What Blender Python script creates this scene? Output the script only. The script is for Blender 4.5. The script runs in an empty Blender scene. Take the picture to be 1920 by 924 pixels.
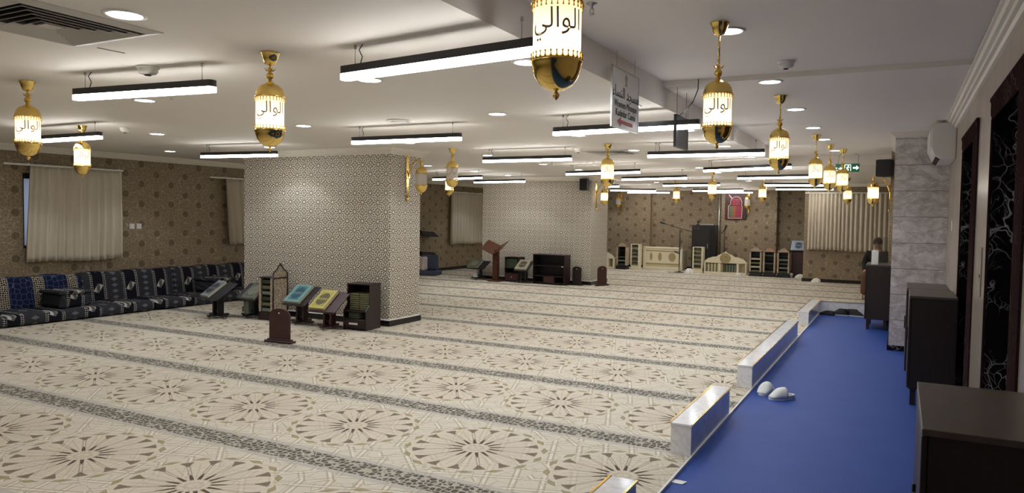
import bpy, math, random
from mathutils import Vector, Matrix
random.seed(7)
sc = bpy.context.scene
PI = math.pi

# ---------------------------------------------------------------- camera
cam_d = bpy.data.cameras.new('camera'); cam = bpy.data.objects.new('camera', cam_d)
sc.collection.objects.link(cam)
cam_d.sensor_width = 36.0; cam_d.lens = 1373.0 / 1920 * 36
cam_d.clip_start = 0.05; cam_d.clip_end = 100
P_, R_, Y_ = -.04234, -.01523, -.48741
cp, sp, cr, sr, cy, sy = math.cos(P_), math.sin(P_), math.cos(R_), math.sin(R_), math.cos(Y_), math.sin(Y_)
fw = Vector((sy*cp, cy*cp, sp)); r0 = Vector((cy, -sy, 0)); d0 = fw.cross(r0)
rt = cr*r0 + sr*d0; dn = -sr*r0 + cr*d0
m = Matrix.Identity(4)
for i in range(3):
    m[i][0] = rt[i]; m[i][1] = -dn[i]; m[i][2] = -fw[i]
m[2][3] = 1.6
cam.matrix_world = m
sc.camera = cam

# ---------------------------------------------------------------- world, exposure
w = bpy.data.worlds.new('world'); sc.world = w; w.use_nodes = True
w.node_tree.nodes['Background'].inputs[0].default_value = (.66, .74, .9, 1)
w.node_tree.nodes['Background'].inputs[1].default_value = .3
sc.view_settings.view_transform = 'Standard'; sc.view_settings.look = 'None'
sc.view_settings.gamma = 1; sc.view_settings.use_curve_mapping = False
sc.view_settings.exposure = 1.2
TUBE, DOWN, BULB, GLOW, BEAM = 8.5, 14.0, 15.0, .32, 11.0      # emission of the light tubes, downlights, lantern bulbs, lantern glass
sc.cycles.max_bounces = 8; sc.cycles.diffuse_bounces = 4; sc.cycles.glossy_bounces = 3
sc.cycles.transmission_bounces = 4; sc.cycles.transparent_max_bounces = 6
sc.cycles.caustics_reflective = False; sc.cycles.caustics_refractive = False
sc.cycles.sample_clamp_indirect = 4; sc.cycles.use_denoising = True
sc.cycles.use_adaptive_sampling = True; sc.cycles.adaptive_threshold = .02

# ---------------------------------------------------------------- node helpers
def lin(c):
    return tuple((v/12.92 if v <= .04045 else ((v+.055)/1.055)**2.4) for v in c)
def rgb(r, g, b): return lin((r/255, g/255, b/255)) + (1,)
class Nt:
    def __init__(s, name):
        s.m = bpy.data.materials.new(name); s.m.use_nodes = True; s.t = s.m.node_tree
        s.b = s.t.nodes['Principled BSDF']; s.out = s.t.nodes['Material Output']
    def n(s, ty, **k):
        nd = s.t.nodes.new(ty)
        for a, v in k.items(): setattr(nd, a, v)
        return nd
    def put(s, sock, v):
        if isinstance(v, V): s.t.links.new(v.s, sock)
        elif hasattr(v, 'links'): s.t.links.new(v, sock)
        else: sock.default_value = v
    def math(s, op, *a):
        nd = s.n('ShaderNodeMath', operation=op)
        for i, v in enumerate(a): s.put(nd.inputs[i], v)
        return V(s, nd.outputs[0])
    def coords(s):
        tc = s.n('ShaderNodeTexCoord'); sep = s.n('ShaderNodeSeparateXYZ'); s.t.links.new(tc.outputs['Object'], sep.inputs[0])
        s.vec = tc.outputs['Object']
        return [V(s, sep.outputs[i]) for i in range(3)]
    def normal(s):
        tc = s.n('ShaderNodeTexCoord'); sep = s.n('ShaderNodeSeparateXYZ'); s.t.links.new(tc.outputs['Normal'], sep.inputs[0])
        return [V(s, sep.outputs[i]) for i in range(3)]
    def wall_uv(s):
        x, y, z = s.coords(); nx, ny, nz = s.normal()
        k = nx.abs() > .5
        return k*y + (1-k)*x, z
    def comb(s, x, y, z=0.0):
        c = s.n('ShaderNodeCombineXYZ')
        for i, v in enumerate((x, y, z)): s.put(c.inputs[i], v)
        return c.outputs[0]
    def noise(s, vec, scale, detail=2.0, rough=.5, dist=0.0, out=0):
        nd = s.n('ShaderNodeTexNoise'); s.t.links.new(vec, nd.inputs['Vector'])
        nd.inputs['Scale'].default_value = scale; nd.inputs['Detail'].default_value = detail
        nd.inputs['Roughness'].default_value = rough; nd.inputs['Distortion'].default_value = dist
        return V(s, nd.outputs[out])
    def voro(s, vec, scale, feature='DISTANCE_TO_EDGE', rnd=1.0):
        nd = s.n('ShaderNodeTexVoronoi', feature=feature); s.t.links.new(vec, nd.inputs['Vector'])
        nd.inputs['Scale'].default_value = scale; nd.inputs['Randomness'].default_value = rnd
        return V(s, nd.outputs[0])
    def mix(s, f, a, b):
        nd = s.n('ShaderNodeMix', data_type='RGBA')
        s.put(nd.inputs[0], f); s.put(nd.inputs[6], a); s.put(nd.inputs[7], b)
        return nd.outputs[2]
    def bump(s, h, strength=.3, dist=.01):
        nd = s.n('ShaderNodeBump'); s.put(nd.inputs['Height'], h)
        nd.inputs['Strength'].default_value = strength; nd.inputs['Distance'].default_value = dist
        s.t.links.new(nd.outputs[0], s.b.inputs['Normal'])
    def done(s, col=None, rough=.6, metal=0.0, spec=.5, coat=0.0):
        if col is not None: s.put(s.b.inputs['Base Color'], col)
        s.put(s.b.inputs['Roughness'], rough); s.b.inputs['Metallic'].default_value = metal
        s.b.inputs['Specular IOR Level'].default_value = spec; s.b.inputs['Coat Weight'].default_value = coat
        return s.m
class V:
    def __init__(s, t, so): s.t = t; s.s = so
    def __add__(s, o): return s.t.math('ADD', s, o)
    __radd__ = __add__
    def __mul__(s, o): return s.t.math('MULTIPLY', s, o)
    __rmul__ = __mul__
    def __sub__(s, o): return s.t.math('SUBTRACT', s, o)
    def __rsub__(s, o): return s.t.math('SUBTRACT', o, s)
    def __truediv__(s, o): return s.t.math('DIVIDE', s, o)
    def __rtruediv__(s, o): return s.t.math('DIVIDE', o, s)
    def __gt__(s, o): return s.t.math('GREATER_THAN', s, o)
    def __lt__(s, o): return s.t.math('LESS_THAN', s, o)
    def abs(s): return s.t.math('ABSOLUTE', s)
    def fr(s): return s.t.math('FRACT', s)
    def fl(s): return s.t.math('FLOOR', s)
    def sqrt(s): return s.t.math('SQRT', s)
    def sin(s): return s.t.math('SINE', s)
    def mn(s, o): return s.t.math('MINIMUM', s, o)
    def mx(s, o): return s.t.math('MAXIMUM', s, o)
    def c01(s): return s.mn(1.0).mx(0.0)
def sat(v): return v.c01()

def plain(name, c, rough=.6, metal=0.0, var=.06, scale=30, bump=0.0, spec=.5, coat=0.0):
    t = Nt(name); t.coords()
    n = t.noise(t.vec, scale, 3)
    a = tuple(min(1, v*(1+var)) for v in c[:3]) + (1,); b = tuple(v*(1-var) for v in c[:3]) + (1,)
    if bump: t.bump(n, bump, .004)
    return t.done(t.mix(n, b, a), rough, metal, spec, coat)
def emit(name, c, s, base=None):
    t = Nt(name); t.b.inputs['Emission Color'].default_value = c; t.b.inputs['Emission Strength'].default_value = s
    return t.done(base or c, .4)

# ---------------------------------------------------------------- materials
M = {}
M['paint'] = plain('ceiling_paint', rgb(242, 237, 230), .7, var=.015, scale=2)
M['paint_cool'] = plain('riser_paint', rgb(214, 216, 226), .7, var=.015, scale=2)
M['crown'] = plain('crown_plaster', rgb(236, 230, 216), .5, var=.01)
M['white_plastic'] = plain('white_plastic', rgb(232, 230, 224), .35, var=.01)
M['grey_plastic'] = plain('grey_plastic', rgb(198, 194, 188), .4, var=.03)
M['black'] = plain('black_plastic', rgb(22, 22, 25), .4, var=.1)
M['black_metal'] = plain('black_metal', rgb(32, 30, 31), .35, var=.1)
M['steel'] = plain('steel', rgb(190, 190, 190), .3, 1.0, .05)
M['gold'] = plain('polished_gold', rgb(246, 214, 128), .13, 1.0, .04, 12)
M['gold_rough'] = plain('pierced_gold', rgb(236, 198, 108), .28, 1.0, .2, 90)
M['skirting'] = plain('skirting_black', rgb(30, 26, 26), .25, var=.2)
M['seam_white'] = plain('white_sealant', rgb(225, 222, 215), .4, var=.02)
M['board'] = plain('mahogany_board', rgb(62, 30, 29), .4, var=.18, scale=14)
M['board_dark'] = plain('dark_stained_board', rgb(38, 21, 22), .4, var=.2, scale=14)
M['rosewood'] = plain('orange_brown_wood', rgb(84, 46, 31), .35, var=.2, scale=12)
M['black_wood'] = plain('black_stained_wood', rgb(27, 26, 30), .45, var=.15, scale=14)
M['cream'] = plain('cream_lacquer', rgb(232, 223, 194), .35, var=.04)
M['cream_dark'] = plain('cream_carving', rgb(168, 152, 108), .6, var=.3, scale=160)
M['paper'] = plain('paper', rgb(236, 234, 228), .8, var=.03)
M['shadow_gap'] = plain('dark_interior', rgb(20, 16, 16), .8, var=.1)
M['rubber'] = plain('black_rubber', rgb(24, 24, 26), .8, var=.1)
M['slipper'] = plain('white_rubber', rgb(226, 228, 224), .55, var=.05, scale=60)
M['leather'] = plain('dark_leather', rgb(28, 26, 26), .45, var=.2)
M['shoe_sole'] = plain('pale_sole', rgb(190, 190, 186), .7, var=.08)
M['green_book'] = plain('green_book_cloth', rgb(58, 70, 52), .6, var=.2, scale=60)
M['olive_book'] = plain('olive_book_cloth', rgb(112, 112, 80), .6, var=.2, scale=60)
M['grey_book'] = plain('grey_green_book_cloth', rgb(120, 128, 116), .6, var=.2, scale=60)
M['pages'] = plain('book_pages', rgb(206, 198, 170), .8, var=.1, scale=120)
M['sponge'] = plain('grey_blue_fabric', rgb(72, 78, 96), .9, var=.15, bump=.2)
M['pink_fabric'] = plain('pale_fabric', rgb(196, 182, 178), .9, var=.1)
M['skin'] = plain('skin', rgb(176, 132, 104), .5, var=.06)
M['hair'] = plain('dark_hair', rgb(40, 32, 28), .7, var=.2, scale=90)
M['jacket'] = plain('black_cloth', rgb(24, 24, 28), .85, var=.15)
M['robe'] = plain('brown_cloth', rgb(92, 58, 40), .85, var=.12)
M['tube'] = emit('light_tube', (1, .965, .93, 1), TUBE, (.9, .9, .9, 1))
M['down'] = emit('downlight_disc', (.86, .92, 1, 1), DOWN, (.9, .9, .9, 1))
M['bulb'] = emit('warm_bulb', (1, .78, .45, 1), BULB, (.9, .9, .9, 1))
M['sign_green'] = emit('exit_green', (.004, .07, .025, 1), .25, (.006, .06, .025, 1))
M['sign_white'] = emit('exit_white', (.75, 1, .85, 1), 1.4, (.8, .9, .8, 1))

def glass_mat(name, em):
    t = Nt(name); tr = t.n('ShaderNodeBsdfTransparent'); tl = t.n('ShaderNodeBsdfTranslucent')
    df = t.n('ShaderNodeBsdfDiffuse'); ad = t.n('ShaderNodeMixShader'); mx = t.n('ShaderNodeMixShader')
    tl.inputs[0].default_value = (.95, .82, .68, 1); df.inputs[0].default_value = (.9, .86, .8, 1)
    ad.inputs[0].default_value = .45
    t.t.links.new(tl.outputs[0], ad.inputs[1]); t.t.links.new(df.outputs[0], ad.inputs[2])
    mx.inputs[0].default_value = .8
    t.t.links.new(tr.outputs[0], mx.inputs[1]); t.t.links.new(ad.outputs[0], mx.inputs[2])
    last = mx.outputs[0]
    if em:
        e = t.n('ShaderNodeEmission'); e.inputs[0].default_value = (1, .72, .45, 1); e.inputs[1].default_value = em
        a2 = t.n('ShaderNodeAddShader'); t.t.links.new(last, a2.inputs[0]); t.t.links.new(e.outputs[0], a2.inputs[1]); last = a2.outputs[0]
    t.t.links.new(last, t.out.inputs[0]); return t.m
M['glass_lit'] = glass_mat('frosted_glass_lit', GLOW)
M['glass_off'] = glass_mat('frosted_glass', 0)
def clear_mat():
    t = Nt('clear_acrylic'); tr = t.n('ShaderNodeBsdfTransparent'); gl = t.n('ShaderNodeBsdfGlossy'); mx = t.n('ShaderNodeMixShader')
    gl.inputs['Roughness'].default_value = .05; mx.inputs[0].default_value = .12
    t.t.links.new(tr.outputs[0], mx.inputs[1]); t.t.links.new(gl.outputs[0], mx.inputs[2]); t.t.links.new(mx.outputs[0], t.out.inputs[0]); return t.m
M['clear'] = clear_mat()
def pane_mat():
    t = Nt('frosted_pane'); tl = t.n('ShaderNodeBsdfTranslucent'); tl.inputs[0].default_value = (.9, .93, 1, 1)
    t.t.links.new(tl.outputs[0], t.out.inputs[0]); return t.m
M['pane'] = pane_mat()

def carpet_mat():
    t = Nt('prayer_carpet'); x, y, z = t.coords()
    ry = ((y - 3.57)/1.43); fy = (ry.fr() - .5)*1.43                      # offset from the row's centre
    fx = (((x + 2.0)/1.06).fr() - .5)*1.06
    r = (fx*fx + fy*fy).sqrt()/.45
    th = t.math('ARCTAN2', fy, fx)
    ph = ((th*(16/(2*PI)) + .5).fr() - .5).abs()*2                        # 0 on a petal's axis, 1 between petals
    n1 = t.noise(t.vec, 55, 3); n2 = t.noise(t.vec, 240, 2); n3 = t.noise(t.vec, 90, 2)
    base = t.mix(t.noise(t.vec, 1.3, 2), rgb(212, 203, 186), rgb(222, 214, 198))
    def strap(c, s_, k=.05):
        d = ((c*s_).fr() - .5).abs()
        return (d < k), ((d - k*1.9).abs() < k*.7)
    col = base
    gate = (t.noise(t.vec, 3.2, 1) > .47)
    for c, s_ in ((x + y, 4.2), (x - y, 4.2), (x*1.0 + y*.35, 5.3), (y*1.0 - x*.35, 5.3)):
        a, b = strap(c, s_)
        g = gate if s_ > 5 else (1 - gate)
        col = t.mix(a*g*.55, col, rgb(236, 230, 216)); col = t.mix(b*g*.5, col, rgb(158, 142, 112))
    vo = t.voro(t.vec, 7.0)
    col = t.mix(((vo < .022)*.4)*(n1 > .42), col, rgb(160, 144, 112))
    col = t.mix((r < 1.02)*.6, col, rgb(216, 205, 185))
    inn = (r < .92)*(r > .2)
    wob = n3*.3 - .15
    line = ((ph - (1 - (.10 + wob*.1)/(r + .02))).abs() < .045/(r + .05))*inn
    col = t.mix(line*.55, col, rgb(124, 104, 80))
    mid = (ph < .04/(r+.02))*(r > .3)*(r < .85)
    col = t.mix(mid*.35, col, rgb(150, 130, 100))
    spike = (ph > (1 - (.46 - r)*2.4))*(r > .22)*(r < .46)
    col = t.mix(spike*.92, col, rgb(70, 54, 46))
    arrow = (ph > (1 - (r + wob*.12 - .75)*2.6))*(r > .77)*(r < .96)*(((r-.9)*12 - ph) < .1)
    col = t.mix(arrow*.8, col, rgb(100, 84, 68))
    leaf = (((r - 1.05).abs()/.06 + ph*1.35) < 1)
    col = t.mix(leaf*.75, col, rgb(150, 136, 92)); col = t.mix((((r - 1.05).abs()/.075 + ph*1.2) < 1)*(1-leaf)*.5, col, rgb(238, 232, 218))
    cen = (r < .22)*((r*9 + ph*.4).fr() < .35)
    col = t.mix(cen*.35, col, rgb(150, 128, 98))
    # row stripe
    dy = (.715 - fy.abs())
    star = t.voro(t.vec, 24, rnd=.6)
    scol = t.mix((star < .1), rgb(96, 92, 86), rgb(200, 194, 178))
    scol = t.mix((n2 > .54)*.6, scol, rgb(62, 58, 56))
    halo = (dy < .15)*(n2*.6+.25)
    col = t.mix(halo, col, rgb(176, 174, 170))
    col = t.mix(dy < .1, col, scol)
    col = t.mix(sat((n2-.5).abs()*3)*.35, col, rgb(150, 136, 112))
    t.bump(n2, .4, .004)
    return t.done(col, .95, spec=.1)
M['carpet'] = carpet_mat()

def wallpaper_star():
    t = Nt('star_wallpaper'); u, v = t.wall_uv()
    def star(u0, v0, su, sv):
        a = (((u-u0)/su).fr() - .5)*su; b = (((v-v0)/sv).fr() - .5)*sv
        r = (a*a + b*b).sqrt(); th = t.math('ARCTAN2', b, a)*(12/(2*PI))
        ray = (th.fr() - .5).abs()*2; ray2 = ((th + .5).fr() - .5).abs()*2
        s1 = (ray < .5)*((r - .062).abs() < .027); s3 = (ray2 < .3)*((r-.106).abs() < .012)
        return (s1 + s3 + (r < .021)), (r < .098)
    w1, d1 = star(0, 0, .28, .27); w2, d2 = star(.14, .135, .28, .27)
    wh = (w1 + w2).c01(); dk = (d1 + d2).c01()
    vec = t.comb(u, v)
    vo = t.voro(vec, 26, rnd=.35)
    base = t.mix(t.noise(vec, 3, 2), rgb(146, 133, 112), rgb(160, 146, 125))
    col = t.mix((vo < .1)*.7, base, rgb(214, 206, 190))
    col = t.mix(dk, col, rgb(122, 108, 88))
    col = t.mix(wh*.95, col, rgb(238, 233, 222))
    seam = ((u/1.06).fr() < .004)
    col = t.mix(seam*.4, col, rgb(120, 110, 96))
    return t.done(col, .42, spec=.4)
M['paper_star'] = wallpaper_star()
def wallpaper_dark():
    t = Nt('medallion_wallpaper'); u, v = t.wall_uv()
    def med(u0, v0):
        a = (((u-u0)/.58).fr() - .5)*.58; b = (((v-v0)/.34).fr() - .5)*.34
        return (a*a + b*b).sqrt()
    r = med(0, 0).mn(med(.29, .17))
    vec = t.comb(u, v)
    vo = t.voro(vec, 19, rnd=.7); vo2 = t.voro(vec, 42, rnd=.6)
    base = t.mix(t.noise(vec, 60, 2), rgb(120, 105, 85), rgb(143, 127, 105))
    col = t.mix((vo < .04)*.6, base, rgb(192, 174, 142))
    col = t.mix((vo2 < .045)*.35, col, rgb(170, 150, 118))
    col = t.mix((r < .062)*.6, col, rgb(86, 72, 56))
    col = t.mix(((r - .064).abs() < .005)*.5, col, rgb(178, 158, 124))
    return t.done(col, .5, spec=.3)
M['paper_dark'] = wallpaper_dark()
def marble_tile():
    t = Nt('grey_marble_tile'); u, v = t.wall_uv()
    row = ((v - .04)/.3225).fl()
    vec = t.comb(u*1.0 + row*1.7, v*1.5 + row*3.1)
    n = t.noise(vec, 2.6, 7, .66, .5); n2 = t.noise(vec, 6, 6, .7, .3)
    vein = sat(1 - (n - .5).abs()*22)
    col = t.mix(sat((n2-.35)*3), rgb(188, 180, 173), rgb(238, 233, 228))
    col = t.mix(vein*.35, col, rgb(120, 108, 98))
    jt = ((v - .04)/.3225).fr() < .018
    col = t.mix(jt*.85, col, rgb(74, 70, 68))
    return t.done(col, .12, spec=.5)
M['marble'] = marble_tile()
def beige_wall():
    t = Nt('polished_beige_stone'); u, v = t.wall_uv()
    vec = t.comb(u, v)
    n = t.noise(vec, 1.6, 5, .6, .6)
    col = t.mix(n, rgb(158, 144, 126), rgb(192, 178, 160))
    jt = (((v-.1)/.645).fr() < .006).mx((u/1.1).fr() < .004)
    col = t.mix(jt*.5, col, rgb(190, 182, 170))
    return t.done(col, .2, spec=.3)
M['beige_stone'] = beige_wall()
def black_marble(name, c0, c1, vs, amt):
    t = Nt(name); u, v = t.wall_uv()
    vec = t.comb(u*1.3, v)
    d = t.noise(vec, 2.5, 3, .5, 0, 1)
    add = t.n('ShaderNodeVectorMath', operation='MULTIPLY_ADD'); t.t.links.new(d.s, add.inputs[0])
    add.inputs[1].default_value = (.6, .6, .6); t.t.links.new(vec, add.inputs[2])
    vo = t.voro(add.outputs[0], vs); msk = sat((t.noise(vec, 1.4, 2)-.42)*6)
    thin = (sat(1 - vo*30)*msk).mx(sat(1 - t.voro(add.outputs[0], vs*2.3)*26)*sat((t.noise(vec, 2.6, 2)-.5)*6))
    sp = sat((t.noise(add.outputs[0], 11, 5, .7)-.6)*7)*msk
    col = t.mix((thin + sp*.35).c01()*amt, c0, c1)
    return t.done(col, .16 if amt > .5 else .45, spec=.25 if amt > .5 else 0.0)
M['black_marble'] = black_marble('black_marble', rgb(24, 21, 21), rgb(220, 216, 216), 5.5, .9)
M['red_marble'] = black_marble('dark_red_marble', rgb(52, 38, 38), rgb(130, 116, 114), 6, .3)
def mat_blue():
    t = Nt('ribbed_blue_mat'); x, y, z = t.coords()
    n = t.noise(t.vec, 3, 3)
    rib = ((x*PI*2/.014).sin() * (y*PI*2/.028).sin())
    col = t.mix(n, rgb(32, 66, 142), rgb(42, 78, 158))
    col = t.mix((rib > .25)*.25, col, rgb(20, 46, 116))
    t.bump(rib, .3, .002)
    return t.done(col, .55, spec=.3)
M['blue'] = mat_blue()
def dark_wood():
    t = Nt('dark_laminate'); x, y, z = t.coords()
    vec = t.comb(x*14, y*14, z*1.2); n = t.noise(vec, 3, 4, .6)
    col = t.mix(n, rgb(34, 27, 24), rgb(56, 46, 40))
    return t.done(col, .42, spec=.35)
M['laminate'] = dark_wood()
def top_wood():
    t = Nt('dark_laminate_top'); x, y, z = t.coords()
    vec = t.comb(x*10, y*1.5, z); n = t.noise(vec, 3, 4, .6)
    return t.done(t.mix(n, rgb(70, 62, 56), rgb(92, 82, 74)), .38, spec=.4)
M['laminate_top'] = top_wood()
def white_marble():
    t = Nt('white_marble'); x, y, z = t.coords()
    n = t.noise(t.vec, 5, 5, .6, 1.2); v = sat(1 - (n-.5).abs()*18)
    col = t.mix(v*.3, rgb(242, 242, 243), rgb(186, 186, 192))
    return t.done(col, .12, spec=.6)
M['white_marble'] = white_marble()
def curtain_mat(c):
    t = Nt('curtain_fabric'); x, y, z = t.coords()
    n = t.noise(t.comb(x*40, y*40, z*4), 2, 3)
    tl = t.n('ShaderNodeBsdfTranslucent'); tl.inputs[0].default_value = c; mx = t.n('ShaderNodeMixShader'); mx.inputs[0].default_value = .15
    m_ = t.done(t.mix(n, tuple(v*.9 for v in c[:3])+(1,), c), .9, spec=.1)
    t.t.links.new(t.b.outputs[0], mx.inputs[1]); t.t.links.new(tl.outputs[0], mx.inputs[2]); t.t.links.new(mx.outputs[0], t.out.inputs[0])
    return m_
M['curtain'] = curtain_mat(rgb(236, 226, 206))
def majlis():
    t = Nt('majlis_pattern_fabric'); x, y, z = t.coords(); nx, ny, nz = t.normal()
    p = ((y - 6.86)/.55).fr()
    zz = z + x*.25
    base = rgb(26, 27, 36)
    col = t.mix(t.noise(t.vec, 90, 2), rgb(20, 20, 28), rgb(36, 36, 46))
    # grey band with flowers
    g = (p > .74).mx(p < .26)
    fl = (((zz*11).fr() - .5).abs() + ((p+.5).fr() - .5).abs()*3.2) < .33
    col = t.mix(g*.7, col, rgb(66, 68, 74)); col = t.mix(g*fl*.7, col, rgb(124, 122, 124))
    # two light strips with crosses
    s = ((p - .30).abs() < .045).mx((p - .70).abs() < .045)
    cr_ = t.voro(t.comb(y*1.0, zz*1.0), 34, rnd=.3) < .12
    col = t.mix(s*cr_*.75, col, rgb(182, 178, 172))
    # slanted diamond with white ends
    a = (p - .5)*.55; b = ((zz - .10)/.3).fr()*.3 - .16
    di = (a.abs()*.9 + (b - a*.5).abs()) < .075
    ce = (a.abs()*.9 + (b - a*.5).abs()) < .03
    col = t.mix(di*.85*((a.abs() > .028) + .25).c01(), col, rgb(206, 202, 196)); col = t.mix(ce*.8, col, rgb(96, 84, 76))
    t.bump(t.noise(t.vec, 150, 2), .2, .003)
    return t.done(col, .9, spec=.1)
M['majlis'] = majlis()
def majlis_blue():
    t = Nt('blue_lattice_fabric'); x, y, z = t.coords()
    p = (((y - 5.74)/.5).fr() + .5).fr() - .5
    d = p.abs()*.5
    vec = t.comb(y, z)
    vo = t.voro(vec, 13, rnd=.5)
    col = t.mix(vo < .05, rgb(28, 36, 66), rgb(78, 88, 116))
    st = t.mix(t.voro(vec, 34, rnd=.4) < .1, rgb(44, 36, 36), rgb(210, 200, 182))
    col = t.mix(d < .068, col, st)
    col = t.mix(((d - .074).abs() < .006), col, rgb(150, 142, 130))
    return t.done(col, .9, spec=.1)
M['majlis_blue'] = majlis_blue()
def ornate(name, c0, c1, sc_=60):
    t = Nt(name); t.coords(); vo = t.voro(t.vec, sc_, rnd=.7); n = t.noise(t.vec, sc_*1.5, 2)
    return t.done(t.mix((vo < .1).mx(n > .62), c0, c1), .6, spec=.3)
M['ornate_white'] = ornate('brown_and_white_inlay', rgb(96, 68, 52), rgb(222, 208, 186))
M['ornate_grey'] = ornate('grey_inlay', rgb(146, 124, 104), rgb(218, 200, 176))
M['ornate_pink'] = ornate('pink_brown_inlay', rgb(150, 104, 80), rgb(222, 186, 156))
def cover(name, edge, mid, ink):
    t = Nt(name); x, y, z = t.coords()          # cover local: x across, y along
    ax = x.abs()/.135; ay = y.abs()/.185
    n = t.voro(t.vec, 90, rnd=.5) < .1
    col = t.mix(n*.4, edge, mid)
    inner = (ax < .62)*(ay < .78)
    col = t.mix(inner, col, mid)
    arch = ((ax*ax*.9 + ay*ay) < .42)*inner
    col = t.mix(arch*.85, col, ink)
    band = (ay < .12)*inner*((x*160).sin() > -.2)
    col = t.mix(band*.7, col, edge)
    brd = ((ax - .66).abs() < .03)*(ay < .82)
    col = t.mix(brd*.8, col, ink)
    return t.done(col, .35, spec=.4)
M['cover_teal'] = cover('teal_book_cover', rgb(132, 170, 166), rgb(70, 124, 128), rgb(30, 74, 96))
M['cover_gold'] = cover('gold_book_cover', rgb(206, 194, 104), rgb(186, 176, 92), rgb(70, 66, 48))
M['cover_grey'] = cover('grey_green_book_cover', rgb(92, 98, 84), rgb(60, 68, 58), rgb(120, 122, 98))
M['cover_silver'] = cover('silver_book_cover', rgb(172, 184, 196), rgb(150, 162, 178), rgb(40, 52, 72))
M['cover_dark'] = cover('dark_book_cover', rgb(150, 156, 160), rgb(120, 128, 136), rgb(40, 46, 54))
M['cover_pale'] = cover('pale_book_cover', rgb(160, 152, 128), rgb(140, 132, 110), rgb(34, 30, 26))

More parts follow.
